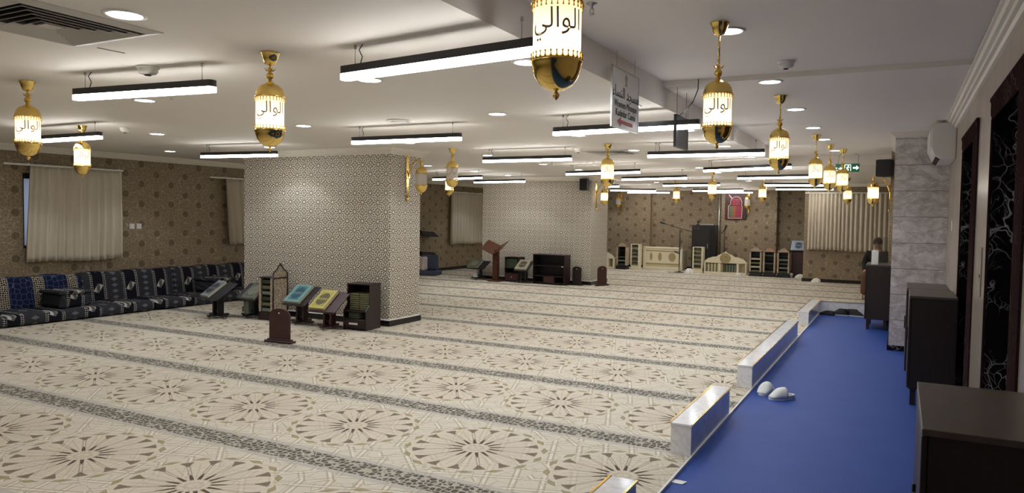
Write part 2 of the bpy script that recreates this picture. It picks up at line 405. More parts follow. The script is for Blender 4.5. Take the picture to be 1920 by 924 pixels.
# ---------------------------------------------------------------- mesh helpers
class MB:
    def __init__(s): s.v = []; s.f = []; s.sm = []; s.mi = []; s.cur = 0
    def add(s, vs, fs, smooth=False):
        o = len(s.v); s.v += [tuple(v) for v in vs]
        for f in fs: s.f.append([o+i for i in f]); s.sm.append(smooth); s.mi.append(s.cur)
        return s
    def box(s, x0, x1, y0, y1, z0, z1):
        return s.add([(x0,y0,z0),(x1,y0,z0),(x1,y1,z0),(x0,y1,z0),(x0,y0,z1),(x1,y0,z1),(x1,y1,z1),(x0,y1,z1)],
              [(0,3,2,1),(4,5,6,7),(0,1,5,4),(1,2,6,5),(2,3,7,6),(3,0,4,7)])
    def bbox(s, x0, x1, y0, y1, z0, z1, b=.01):
        """box with bevelled edges (all twelve)"""
        vs = []; X = (x0, x0+b, x1-b, x1); Yv = (y0, y0+b, y1-b, y1); Z = (z0, z0+b, z1-b, z1)
        idx = {}; fs = []
        def vid(i, j, k):
            if (i, j, k) not in idx: idx[(i, j, k)] = len(vs); vs.append((X[i], Yv[j], Z[k]))
            return idx[(i, j, k)]
        q = fs.append
        for k, fl in ((0, 1), (3, 0)):
            f = [vid(1,1,k), vid(2,1,k), vid(2,2,k), vid(1,2,k)]; q(f[::-1] if fl else f)
        for j, fl in ((0, 0), (3, 1)):
            f = [vid(1,j,1), vid(2,j,1), vid(2,j,2), vid(1,j,2)]; q(f[::-1] if fl else f)
        for i, fl in ((0, 1), (3, 0)):
            f = [vid(i,1,1), vid(i,2,1), vid(i,2,2), vid(i,1,2)]; q(f[::-1] if fl else f)
        for j, dj in ((0, 1), (3, 2)):
            for k, dk in ((0, 1), (3, 2)): q([vid(1,dj,k), vid(2,dj,k), vid(2,j,dk), vid(1,j,dk)])
        for i, di in ((0, 1), (3, 2)):
            for k, dk in ((0, 1), (3, 2)): q([vid(di,1,k), vid(di,2,k), vid(i,2,dk), vid(i,1,dk)])
            for j, dj in ((0, 1), (3, 2)): q([vid(di,j,1), vid(di,j,2), vid(i,dj,2), vid(i,dj,1)])
        for i, di in ((0, 1), (3, 2)):
            for j, dj in ((0, 1), (3, 2)):
                for k, dk in ((0, 1), (3, 2)): q([vid(i,dj,dk), vid(di,j,dk), vid(di,dj,k)])
        return s.add(vs, fs)
    def prism(s, pts, axis, a, b):
        """closed outline (2D) extruded along axis between a and b"""
        n = len(pts)
        def mk(p, t): return {'x': (t, p[0], p[1]), 'y': (p[0], t, p[1]), 'z': (p[0], p[1], t)}[axis]
        vs = [mk(p, a) for p in pts] + [mk(p, b) for p in pts]
        return s.add(vs, [list(range(n))[::-1], list(range(n, 2*n))] + [(i, (i+1) % n, n+(i+1) % n, n+i) for i in range(n)])
    def lathe(s, prof, cx=0, cy=0, n=24, smooth=True, cap=True, wob=None):
        vs = []; fs = []
        for r, z in prof:
            for i in range(n):
                a = 2*PI*i/n; rr = r*(1 + (wob(a, z) if wob else 0)); vs.append((cx+rr*math.cos(a), cy+rr*math.sin(a), z))
        for k in range(len(prof)-1):
            for i in range(n): fs.append((k*n+i, k*n+(i+1) % n, (k+1)*n+(i+1) % n, (k+1)*n+i))
        if cap:
            if prof[0][0] > 1e-4: fs.append(tuple(range(n))[::-1])
            if prof[-1][0] > 1e-4: fs.append(tuple((len(prof)-1)*n+i for i in range(n)))
        return s.add(vs, fs, smooth)
    def cyl(s, p, q, r, n=8, r2=None, smooth=True):
        p, q = Vector(p), Vector(q); d = (q-p); u = d.orthogonal().normalized(); w_ = d.normalized().cross(u)
        r2 = r if r2 is None else r2; vs = []
        for c, rr in ((p, r), (q, r2)):
            for i in range(n):
                a = 2*PI*i/n; vs.append(c + (u*math.cos(a) + w_*math.sin(a))*rr)
        return s.add(vs, [(i, (i+1) % n, n+(i+1) % n, n+i) for i in range(n)] + [tuple(range(n))[::-1], tuple(range(n, 2*n))], smooth)
    def tube(s, pts, r, n=6):
        for a, b in zip(pts, pts[1:]): s.cyl(a, b, r, n)
        return s
    def ball(s, c, r, n=10, sq=(1,1,1)):
        vs = [(c[0], c[1], c[2]-r*sq[2])]; fs = []; h = n//2
        for k in range(1, h):
            t = -PI/2 + PI*k/h
            for i in range(n): vs.append((c[0]+r*sq[0]*math.cos(t)*math.cos(2*PI*i/n), c[1]+r*sq[1]*math.cos(t)*math.sin(2*PI*i/n), c[2]+r*sq[2]*math.sin(t)))
        vs.append((c[0], c[1], c[2]+r*sq[2])); e = len(vs)-1
        for i in range(n): fs.append((0, 1+(i+1) % n, 1+i)); fs.append((e, 1+(h-2)*n+i, 1+(h-2)*n+(i+1) % n))
        for k in range(h-2):
            for i in range(n): fs.append((1+k*n+i, 1+k*n+(i+1) % n, 1+(k+1)*n+(i+1) % n, 1+(k+1)*n+i))
        return s.add(vs, fs, True)
    def grid(s, fn, nu, nv, smooth=True, flip=False):
        vs = [fn(i/nu, j/nv) for j in range(nv+1) for i in range(nu+1)]; fs = []
        for j in range(nv):
            for i in range(nu):
                a = j*(nu+1)+i; f = (a, a+1, a+nu+2, a+nu+1); fs.append(f[::-1] if flip else f)
        return s.add(vs, fs, smooth)
    def xf(s, mat):
        s.v = [tuple(mat @ Vector(v)) for v in s.v]; return s
    def mesh(s, name, mats):
        me = bpy.data.meshes.new(name); me.from_pydata(s.v, [], s.f)
        me.polygons.foreach_set('use_smooth', s.sm); me.polygons.foreach_set('material_index', s.mi)
        for x in (mats if isinstance(mats, (list, tuple)) else [mats]): me.materials.append(x if not isinstance(x, str) else M[x])
        me.update(); return me
col = sc.collection
def ob(name, mb, mats, parent=None, loc=None):
    me = mb.mesh(name, mats) if isinstance(mb, MB) else mb
    o = bpy.data.objects.new(name, me); col.objects.link(o)
    if parent: o.parent = parent
    if loc: o.location = loc
    return o
def tag(o, label=None, cat=None, group=None, kind=None):
    if label: o['label'] = label
    if cat: o['category'] = cat
    if group: o['group'] = group
    if kind: o['kind'] = kind
    return o
def thing(name, label, cat, loc=(0,0,0), rz=0, group=None):
    o = bpy.data.objects.new(name, None); col.objects.link(o); o.location = loc; o.rotation_euler = (0,0,rz)
    o.empty_display_size = .1
    return tag(o, label, cat, group)
def struct(name, mb, mats, label=None):
    o = ob(name, mb, mats); o['kind'] = 'structure'
    if label: o['label'] = label
    return o
kids = {}
def dup(root, loc, label, rz=None, group=None):
    r = root.copy(); col.objects.link(r); r.location = loc
    if rz is not None: r.rotation_euler = (0,0,rz)
    r['label'] = label
    if group: r['group'] = group
    def rec(src, dst):
        for ch in [c for c in bpy.data.objects if c.parent == src]:
            k = ch.copy(); col.objects.link(k); k.parent = dst; rec(ch, k)
    rec(root, r)
    return r
def solid(o, th, off=0):
    md = o.modifiers.new('thick', 'SOLIDIFY'); md.thickness = th; md.offset = off; return o
def bevel(o, w_=.006, seg=2):
    md = o.modifiers.new('bevel', 'BEVEL'); md.width = w_; md.segments = seg; md.limit_method = 'ANGLE'; return o
def text_mesh(body, size, name, ext=.0015):
    cu = bpy.data.curves.new(name, 'FONT'); cu.body = body; cu.size = size; cu.extrude = ext; cu.align_x = 'CENTER'; cu.align_y = 'CENTER'
    cu.resolution_u = 3
    o = bpy.data.objects.new(name, cu); col.objects.link(o)
    bpy.context.view_layer.update()
    me = bpy.data.meshes.new_from_object(o.evaluated_get(bpy.context.evaluated_depsgraph_get()))
    bpy.data.objects.remove(o); me.name = name
    return me

# ================================================================ SETTING
LOW, HI1, HI2 = 2.53, 2.74, 2.70
struct('floor', MB().box(-12, 4, -6, 24, -.3, -.03), 'paper', 'bare slab under the carpet and the mat')
fl = MB().box(-11.6, -1.2, -6, 24, -.03, 0).box(-1.2, 4, 13.9, 24, -.03, 0)
struct('floor_carpet', fl, 'carpet', 'cream carpet woven with brown rosettes in rows between dark stripes')
struct('trim_1', MB().box(-1.2, -1.186, -6, 13.75, -.03, .002), 'seam_white', 'thin metal strip along the edge of the carpet')
struct('ceiling', MB().box(-12, -1.8, -6, 24, LOW, 2.95).box(-1.8, 4, 13.6, 24, LOW, 2.95), 'paint', 'low painted ceiling over the carpet')
struct('ceiling_corridor', MB().box(-1.8, 4, -6, 6.05, HI1, 2.96).box(-1.8, 4, 6.05, 13.6, HI2, 2.96), 'paint', 'raised painted ceiling over the blue mat')

def wall_with_hole():
    mb = MB(); X0, X1 = -11.9, -11.5
    y0, y1, z0, z1 = 6.2, 7.5, 1.0, 2.12
    mb.box(X0, X1, -6, y0, -.03, LOW).box(X0, X1, y1, 24, -.03, LOW).box(X0, X1, y0, y1, -.03, z0).box(X0, X1, y0, y1, z1, LOW)
    return mb
struct('wall_left', wall_with_hole(), 'paper_dark', 'brown wallpaper with darker round medallions')
wf = struct('window_1', MB().box(-11.58, -11.5, 6.2, 6.215, 1.0, 2.12).box(-11.58, -11.5, 7.45, 7.5, 1.0, 2.12).box(-11.58, -11.5, 6.215, 7.45, 1.0, 1.04).box(-11.58, -11.5, 6.215, 7.45, 2.04, 2.12).box(-11.58, -11.5, 6.68, 6.72, 1.04, 2.04), 'black_metal')
pn = ob('pane', MB().box(-11.56, -11.55, 6.215, 7.45, 1.04, 2.04), 'pane', wf)
struct('wall_back', MB().box(-12, 4, -6.2, -5.5, -.1, 2.96), 'beige_stone')
fw_ = MB()
fw_.box(-11.6, -7.06, 22.7, 24, -.03, LOW).box(-7.06, -4.79, 22.85, 24, -.03, LOW).box(-4.79, -3.2, 22.5, 24, -.03, LOW).box(-3.2, -2.22, 22.85, 24, -.03, LOW).box(-2.22, 4, 20.42, 24, -.03, LOW)
struct('wall_far', fw_, 'paper_dark', 'stepped far wall in brown medallion wallpaper')
wr = MB().box(.5, 1.2, -6, 4.37, -.1, 2.96).box(.5, 1.2, 5.58, 7.0, -.1, 2.96).box(.5, 1.2, 8.1, 13.6, -.1, 2.96)
wr.box(.5, 1.2, 4.37, 5.58, 2.28, 2.96).box(.5, 1.2, 7.0, 8.1, 2.28, 2.96).box(.86, 1.2, 4.37, 5.58, -.1, 2.28).box(.86, 1.2, 7.0, 8.1, -.1, 2.28)
struct('wall_right', wr, 'beige_stone', 'polished beige stone wall')
struct('wall_side_room', MB().box(1.8, 2.2, 13.6, 20.5, -.03, LOW), 'paper_dark')
pil = struct('wall_marble_pillar', MB().box(-.09, .5, 10.32, 12.95, -.1, 2.72), 'marble', 'grey veined marble pillar in horizontal tiles')
struct('baseboard_marble_pillar', MB().box(-.105, .5, 10.305, 12.9, -.03, .045), 'black_marble')
struct('wall_papered_pier', MB().box(-.16, 1.8, 12.95, 14.2, -.03, LOW+.2), 'paper_dark', 'narrow papered pier behind the marble pillar')
C1 = (-9.25, -6.366, 8.32, 9.05); C2 = (-9.3, -6.37, 15.95, 17.0)
struct('wall_wide_column', MB().box(C1[0], C1[1], C1[2], C1[3], 0, LOW), 'paper_star', 'wide column in pale star wallpaper, nearer of two')
struct('wall_wide_column_far', MB().box(C2[0], C2[1], C2[2], C2[3], 0, LOW), 'paper_star', 'wide column in pale star wallpaper, farther of two')

def sweep(path, prof, closed):
    """prof = (distance out from the wall, z); path = 2D points, the outside on the right-hand side"""
    mb = MB(); n = len(path); rings = []
    for i, p in enumerate(path):
        def nrm(a, b):
            d = Vector((b[0]-a[0], b[1]-a[1])).normalized(); return Vector((d.y, -d.x))
        if closed or 0 < i < n-1:
            n1, n2 = nrm(path[i-1], p), nrm(p, path[(i+1) % n]); k = (n1+n2); k = k/(k.length_squared/2) if k.length > 1e-6 else n1
        else: k = nrm(p, path[1]) if i == 0 else nrm(path[-2], p)
        rings.append([(p[0]+k.x*d, p[1]+k.y*d, z) for d, z in prof])
    q = len(prof); vs = [v for r_ in rings for v in r_]; fs = []
    for i in range(n if closed else n-1):
        for j in range(q): fs.append((i*q+j, i*q+(j+1) % q, ((i+1) % n)*q+(j+1) % q, ((i+1) % n)*q+j))
    if not closed: fs += [tuple(range(q))[::-1], tuple((n-1)*q+j for j in range(q))]
    return mb.add(vs, fs)
def crown_prof(z, s=1.0):
    return [(0, z), (.10*s, z), (.10*s, z-.015*s), (.085*s, z-.02*s), (.075*s, z-.04*s), (.055*s, z-.045*s), (.05*s, z-.065*s), (.03*s, z-.07*s), (.02*s, z-.09*s), (0, z-.095*s)]
def rectp(c): return [(c[0], c[2]), (c[1], c[2]), (c[1], c[3]), (c[0], c[3])]
struct('trim_crown_near_column', sweep(rectp(C1), crown_prof(LOW), True), 'crown')
struct('trim_crown_far_column', sweep(rectp(C2), crown_prof(LOW), True), 'crown')
struct('trim_crown_left', sweep([(-11.5, 22.7), (-11.5, -5.5)][::-1], [(d, z) for d, z in crown_prof(LOW)], False), 'crown')
struct('trim_crown_far', sweep([(-11.5, 22.7), (-7.06, 22.7), (-7.06, 22.85), (-4.79, 22.85), (-4.79, 22.5), (-3.2, 22.5), (-3.2, 22.85), (-2.22, 22.85), (-2.22, 20.42), (1.8, 20.42)], crown_prof(LOW, .8), False), 'crown')
struct('trim_crown_right', sweep([(.5, 10.32), (.5, 6.05), (.5, -5.5)], crown_prof(HI2, 1.0), False), 'crown')
struct('trim_crown_pillar', sweep([(-.09, 12.95), (-.09, 10.32), (.5, 10.32)], crown_prof(HI2, .6), False), 'crown')
def skirt(path, closed, h=.085):
    return sweep(path, [(0, 0), (.022, 0), (.022, h-.006), (.016, h), (0, h)], closed)
struct('baseboard_near_column', skirt(rectp(C1), True), 'skirting'); struct('baseboard_far_column', skirt(rectp(C2), True), 'skirting')
struct('trim_seal_near_column', sweep(rectp(C1), [(0, .085), (.014, .085), (.002, .098), (0, .098)], True), 'seam_white')
struct('trim_seal_far_column', sweep(rectp(C2), [(0, .085), (.014, .085), (.002, .098), (0, .098)], True), 'seam_white')
struct('baseboard_left', skirt([(-11.5, -5.5), (-11.5, 22.7)], False), 'skirting')
struct('baseboard_far', skirt([(-11.5, 22.7), (-7.06, 22.7), (-7.06, 22.85), (-4.79, 22.85), (-4.79, 22.5), (-3.2, 22.5), (-3.2, 22.85), (-2.22, 22.85), (-2.22, 20.42), (1.8, 20.42)], False), 'skirting')
struct('baseboard_pier', skirt([(-.16, 14.2), (-.16, 12.95), (.1, 12.95)], False), 'skirting')
struct('trim_niche_pipe', MB().cyl((-4.85, 22.47, 0), (-4.85, 22.47, 2.45), .02, 8), 'steel')

# dark marble portals on the right wall
def portal(name, y0, y1, fr, label):
    """recess lined with black marble, a dark lift door at its back, a red marble frame proud of the wall"""
    x = .5; zt = 2.39; a, b = y0+fr, y1-.03
    o = struct(name, MB().box(.84, .855, a, b, -.03, zt-.13), 'door_steel', label)
    ob('door_gap', MB().box(.836, .84, (a+b)/2-.004, (a+b)/2+.004, -.03, zt-.13), 'shadow_gap', o)
    ob('jamb', MB().box(x+.002, .84, b-.012, b, -.03, zt-.118), 'black_marble', o)
    ob('jamb', MB().box(x+.002, .84, a, a+.012, -.03, zt-.118), 'black_marble', o)
    ob('lintel_lining', MB().box(x+.002, .84, a+.012, b-.012, zt-.13, zt-.118), 'black_marble', o)
    f = MB().prism([(x+.01, y0), (x-.012, y0), (x-.016, y0+fr*.3), (x-.016, y0+fr*.75), (x-.008, a), (x+.01, a)], 'z', -.03, zt-.13)
    f.box(x-.012, x+.01, y1-.02, y1, -.03, zt-.13)
    f.prism([(x+.01, zt-.13), (x-.008, zt-.13), (x-.016, zt-.1), (x-.016, zt-.03), (x-.022, zt-.015), (x-.022, zt), (x+.01, zt)], 'y', y0, y1)
    ob('portal_frame', f, 'red_marble', o)
M['door_steel'] = plain('dark_brown_steel', rgb(52, 42, 40), .35, .6, .05)
portal('door_1', 4.05, 5.6, .33, 'lift portal lined with black veined marble in a dark red marble frame, nearer of two')
portal('door_2', 6.55, 8.12, .46, 'lift portal lined with black veined marble in a dark red marble frame, farther of two')
t = thing('call_panel', 'slim metal lift call panel on the beige stone between the two portals', 'call panel', (.5, 5.98, 1.26))
ob('plate', MB().bbox(-.008, 0, -.05, .05, -.17, .17, .002), 'steel', t); ob('button', MB().ball((-.009, 0, -.03), .014, 10, (.3, 1, 1)), 'black', t)
tag(ob('switch_plate', MB().bbox(.49, .5, 9.3, 9.38, 1.5, 1.62, .002), 'white_plastic'), 'small white switch plate on the beige stone wall by the marble pillar', 'switch')

# ================================================================ FLOOR THINGS: mat, kerbs
mt = MB().box(-1.186, .5, -5.4, 10.3, -.03, -.018).box(-1.186, -.1, 10.3, 13.72, -.03, -.018)
tag(ob('floor_mat', mt, 'blue'), 'long ribbed blue mat running along the shoe cabinets', 'mat')
def kerb(x0, x1, y0, y1, h, label, cap=.018):
    t = thing('low_divider', label, 'divider', ((x0+x1)/2, (y0+y1)/2, 0), 0, 'white marble dividers beside the blue mat')
    hx, hy = (x1-x0)/2, (y1-y0)/2
    ob('body', MB().box(-hx+.006, hx-.006, -hy+.006, hy-.006, -.03, h-cap), 'white_marble', t)
    bevel(ob('cap', MB().box(-hx, hx, -hy, hy, h-cap, h), 'white_marble', t), .004)
    mb = MB()
    for sx in (-1, 1): 
        if hy > hx: mb.box(sx*hx*1.0-.006, sx*hx+.006, -hy, hy, h-.005, h+.004)
        else: mb.box(-hx, hx, sx*hy-.006, sx*hy+.006, h-.005, h+.004)
    ob('edge_trim', mb, 'gold', t)
    return t
kerb(-1.33, -1.18, 2.3, 3.68, .215, 'white marble divider nearest the camera, cut by the lower edge of the picture')
kerb(-1.34, -1.19, 4.86, 6.12, .215, 'short white marble divider with gold edges, beside the loose paper scrap')
kerb(-1.34, -1.19, 7.14, 10.62, .215, 'longest white marble divider, beside the white slippers')
kerb(-1.35, -1.19, 11.95, 13.74, .2, 'white marble divider joining the cross divider at the end of the mat')
kerb(-1.35, -.17, 13.74, 13.9, .2, 'white marble cross divider closing the far end of the blue mat')
sp_ = ob('paper_scrap', MB().prism([(-.04, -.03), (.03, -.035), (.045, .025), (-.03, .03)], 'z', 0, .003), 'paper', None, (-1.15, 4.4, -.017))
tag(sp_, 'small white paper scrap at the edge of the blue mat', 'paper')

def cabinet(y0, y1, x0, x1, h, label):
    t = thing('shoe_cabinet', label, 'cabinet', ((x0+x1)/2, (y0+y1)/2, -.018), 0, 'dark wood shoe cabinets along the right wall')
    hx, hy = (x1-x0)/2, (y1-y0)/2; h0 = .15; H = h+.018
    ob('body', MB().box(-hx+.02, hx, -hy+.006, hy-.006, h0, H-.022), 'laminate', t)
    bevel(ob('top', MB().box(-hx, hx, -hy, hy, H-.022, H), 'laminate_top', t), .003)
    for s in (-1, 1):
        d = ob('door', MB().bbox(-hx, -hx+.018, (-hy+.008 if s < 0 else .002), (-.002 if s < 0 else hy-.008), h0+.004, H-.026, .002), 'laminate', t)
        ob('handle', MB().bbox(-hx-.012, -hx, s*.05-.008, s*.05+.008, H*.55, H*.55+.12, .003), 'black_metal', d)
    for sx in (-1, 1):
        for sy in (-1, 1):
            ob('leg', MB().bbox(sx*(hx-.05)-.022, sx*(hx-.05)+.022, sy*(hy-.05)-.022, sy*(hy-.05)+.022, 0, h0, .003), 'laminate', t)
    return t
cabinet(2.62, 3.39, .08, .47, .95, 'dark wood shoe cabinet nearest the camera, at the bottom right corner')
cabinet(7.3, 8.08, .09, .455, .95, 'dark wood shoe cabinet standing before the marble portals, front one of a touching pair')
cabinet(8.1, 8.88, .075, .44, .95, 'dark wood shoe cabinet hidden behind its twin, only its left edge showing')
cC = cabinet(12.1, 12.9, -.44, -.11, .95, 'dark wood shoe cabinet left of the marble pillar, topped by a white box')
tag(ob('white_box', MB().bbox(-.37, -.28, 12.15, 12.24, .951, 1.16, .004), 'white_plastic'), 'upright white box on the far shoe cabinet', 'box')
ac = thing('acrylic_holder', 'clear acrylic holder standing on the far shoe cabinet', 'holder', (-.26, 12.5, .951))
ob('body', MB().box(-.1, .1, -.06, -.056, 0, .4).box(-.1, .1, .056, .06, 0, .4).box(-.1, -.096, -.056, .056, 0, .4).box(.096, .1, -.056, .056, 0, .4).box(-.1, .1, -.06, .06, 0, .004), 'clear', ac)
ob('lid', MB().bbox(-.102, .102, -.062, .062, .4, .412, .003), 'clear', ac)

# slippers and shoes
def slipper(x, y, rz, label):
    t = thing('slipper', label, 'slipper', (x, y, -.018), rz, 'pair of white slippers')
    def outline(s, w_, L): return [( (w_*(.9 if math.sin(a) > 0 else .72)+ (.006*s if math.sin(a) > 0 else 0))*math.cos(a)*(1-.12*math.cos(2*a)), L*math.sin(a)) for a in [2*PI*i/28 for i in range(28)]]
    ob('sole', MB().prism(outline(1, .057, .125), 'z', 0, .028), 'slipper', t)
    def up(u, v):
        a = PI*u; yy = -.03 + .148*v; wv = .056*math.sqrt(max(.0, 1-(max(0, yy)/.125)**3.2))
        hz = (.026 + .06*math.sin(min(1, (1-v)*1.4+.12)*PI/2))
        return (wv*math.cos(a), yy, .02 + hz*math.sin(a)**.7*max(.25, (1-v**3)))
    o = ob('strap', MB().grid(up, 14, 8), 'slipper', t); solid(o, .006)
    def heel(u, v):
        a = PI + PI*u
        return (.05*math.cos(a), -.02+.095*math.sin(a)*1.0, .026 + .02*v)
    solid(ob('heel_rim', MB().grid(heel, 12, 2), 'slipper', t), .006)
    return t
slipper(-1.055, 7.08, 2.9, 'left one of the white slippers, pointing away from the divider')
slipper(-.895, 6.93, 2.2, 'right one of the white slippers, turned sideways on the mat')
def shoe(x, y, rz, label, sole='shoe_sole', low=False):
    t = thing('shoe', label, 'shoe', (x, y, -.018), rz, 'dark shoes left at the end of the mat')
    ob('sole', MB().prism([((.045+.008*(math.sin(a) > 0))*math.cos(a)*(1-.1*math.cos(2*a)), .14*math.sin(a)) for a in [2*PI*i/24 for i in range(24)]], 'z', 0, .024), sole, t)
    hh = .055 if low else .1
    def up(u, v):
        a = 2*PI*u; sn = math.sin(a); px = .045*math.cos(a)*(1-.1*math.cos(2*a))*(1-.35*v)
        py = .135*sn*(1 - (.78*v if sn > 0 else .08*v))
        return (px, py, .02 + hh*v**.75*(1 - .12*(sn > 0)*sn))
    ob('upper', MB().grid(up, 20, 6), 'leather', t)
    ob('lace', MB().tube([(-.02, .04, .1), (.02, .05, .092), (-.02, .062, .082), (.02, .075, .07)], .003), 'paper', t)
shoe(-1.07, 13.55, 1.2, 'black shoe lying apart beside the corner of the white divider', 'rubber', True)
shoe(-.87, 13.58, 1.5, 'dark trainer with pale sole, left one of the pair at the cross divider')
shoe(-.62, 13.6, -1.75, 'dark trainer with pale sole, right one of the pair at the cross divider')

# ================================================================ MAJLIS SEATING
def cushion(name, x0, x1, y0, y1, z0, z1, mat, label, cat, group, lean=0.0, r=.05, piping=True):
    t = thing(name, label, cat, (0, 0, 0), 0, group)
    def body(u, v):
        """rounded section swept along y, ends puffed"""
        a = 2*PI*u; e = .35
        cx_, cz_ = (x0+x1)/2, (z0+z1)/2; ca, sa = math.cos(a), math.sin(a)
        f = lambda q: math.copysign(abs(q)**e, q)
        end = min(v, 1-v)*(y1-y0); k = 1 - .12*math.exp(-end/.012)
        X = f(ca)*(x1-x0)/2*k; Z = f(sa)*(z1-z0)/2*k
        yy = y0 + (y1-y0)*v
        return (cx_ + X - lean*(Z/(z1-z0)), yy, cz_ + Z + (.01*math.sin(yy*9)*(sa > .3)))
    n = 32; mb = MB().grid(body, 40, n)
    mb.add([body(i/40, 0) for i in range(40)], [tuple(range(40))], False); mb.add([body(i/40, 1) for i in range(40)], [tuple(range(40))[::-1]], False)
    ob('cover', mb, mat, t)
    return t
seg = [(3.6, 5.3), (5.32, 7.6), (7.62, 9.9), (9.92, 12.2)]
sl = ['patterned dark floor seat cushion at the left picture edge', 'patterned dark floor seat cushion below the curtained window', 'patterned dark floor seat cushion right of the armrest bolster', 'patterned dark floor seat cushion running behind the wide column']
for (a, b), l in zip(seg, sl): cushion('seat_cushion', -11.12, -10.42, a, b, .005, .17, 'majlis', l, 'floor cushion', 'floor seat cushions along the left wall')
cushion('back_cushion', -11.42, -11.16, 4.2, 6.87, .02, .60, 'majlis_blue', 'bright blue back cushion with beige star bands at the left picture edge', 'back cushion', 'back cushions along the left wall', .1)
for a, b, l in ((6.89, 8.5, 'dark patterned back cushion next to the bright blue one'), (8.52, 10.3, 'dark patterned back cushion in the middle of the left wall'), (10.32, 12.2, 'dark patterned back cushion running behind the wide column')):
    cushion('back_cushion', -11.42, -11.16, a, b, .02, .60, 'majlis', l, 'back cushion', 'back cushions along the left wall', .1)
def bolster(y0, y1, label):
    t = thing('armrest_bolster', label, 'armrest', (-10.8, (y0+y1)/2, .165), 0, 'armrest bolsters on the floor seats')
    h = (y1-y0)/2
    o = ob('body', MB().bbox(-.27, .27, -h, h, 0, .2, .04), 'majlis', t); bevel(o, .02)
    o = ob('pad', MB().bbox(-.28, .27, -h-.015, h+.015, .2, .25, .02), 'majlis', t); bevel(o, .012)
bolster(6.18, 6.62, 'box shaped patterned armrest cushion below the curtained window')
bolster(8.82, 9.3, 'box shaped patterned armrest cushion beside the wide column')

# curtains
def curtain(axis, at, a0, a1, z0, z1, n, label, drift=0.0):
    t = thing('curtain', label, 'curtain', (0, 0, 0), 0, 'beige curtains')
    rnd = random.Random(int(a0*100)); ph = [rnd.uniform(.7, 1.3) for _ in range(n+1)]
    tot = sum(ph[:n]); cum = [sum(ph[:i])/tot for i in range(n+1)]
    def fn(u, v):
        i = min(n-1, max(0, next((k for k in range(n) if cum[k+1] >= u), n-1)))
        loc = (u-cum[i])/(cum[i+1]-cum[i]); am = .05 + .02*(ph[i]-.7)
        s = am*(2.2*abs(math.sin(PI*loc))**.8-1.1)*(.75+.25*(1-v)) + .012*math.sin(u*9+v*3)*(1-v)
        al = a0 + (a1-a0)*u + drift*(1-v)*(1-u); z = z0 + (z1-z0)*v + .012*math.sin(u*7)*(1-v)
        return (at - s, al, z) if axis == 'y' else (al, at - s, z)
    solid(ob('fabric', MB().grid(fn, n*12, 16), 'curtain', t), .003)
    mb = MB()
    if axis == 'y': mb.box(at-.012, at+.012, a0-.35, a1+.06, z1-.005, z1+.022)
    else: mb.box(a0-.08, a1+.06, at-.012, at+.012, z1-.005, z1+.022)
    ob('rail', mb, 'white_plastic', t)
    for k in range(3):
        mb = MB(); q = a0 + (a1-a0)*k/2
        (mb.box(at-.1 if at < 0 else at, at, q-.01, q+.01, z1+.022, z1+.036) if axis == 'y' else mb.box(q-.01, q+.01, at, at+.09, z1+.022, z1+.036))
        ob('bracket', mb, 'white_plastic', t)
    return t
curtain('y', -11.4, 6.24, 7.66, .79, 2.23, 12, 'beige pleated curtain over the window on the left wall, nearest one', -.07)
curtain('y', -11.4, 9.8, 11.3, .95, 2.22, 12, 'beige curtain half hidden behind the wide near column', .1)
curtain('y', -11.4, 17.75, 19.45, .74, 2.24, 12, 'beige curtain seen between the two wide columns')
curtain('x', 20.34, -2.13, -.2, .83, 2.29, 20, 'wide beige curtain on the far wall by the corridor end')
for y in (7.94, 8.07):
    t = thing('switch_plate', 'white wall plate right of the nearest curtain, ' + ('left one of two' if y < 8 else 'right one of two'), 'switch', (-11.5, y, 1.32), 0, 'white wall plates')
    ob('plate', MB().bbox(0, .008, -.045, .045, -.045, .045, .003), 'white_plastic', t); ob('rocker', MB().bbox(.008, .012, -.025, .025, -.03, .03, .001), 'white_plastic', t)

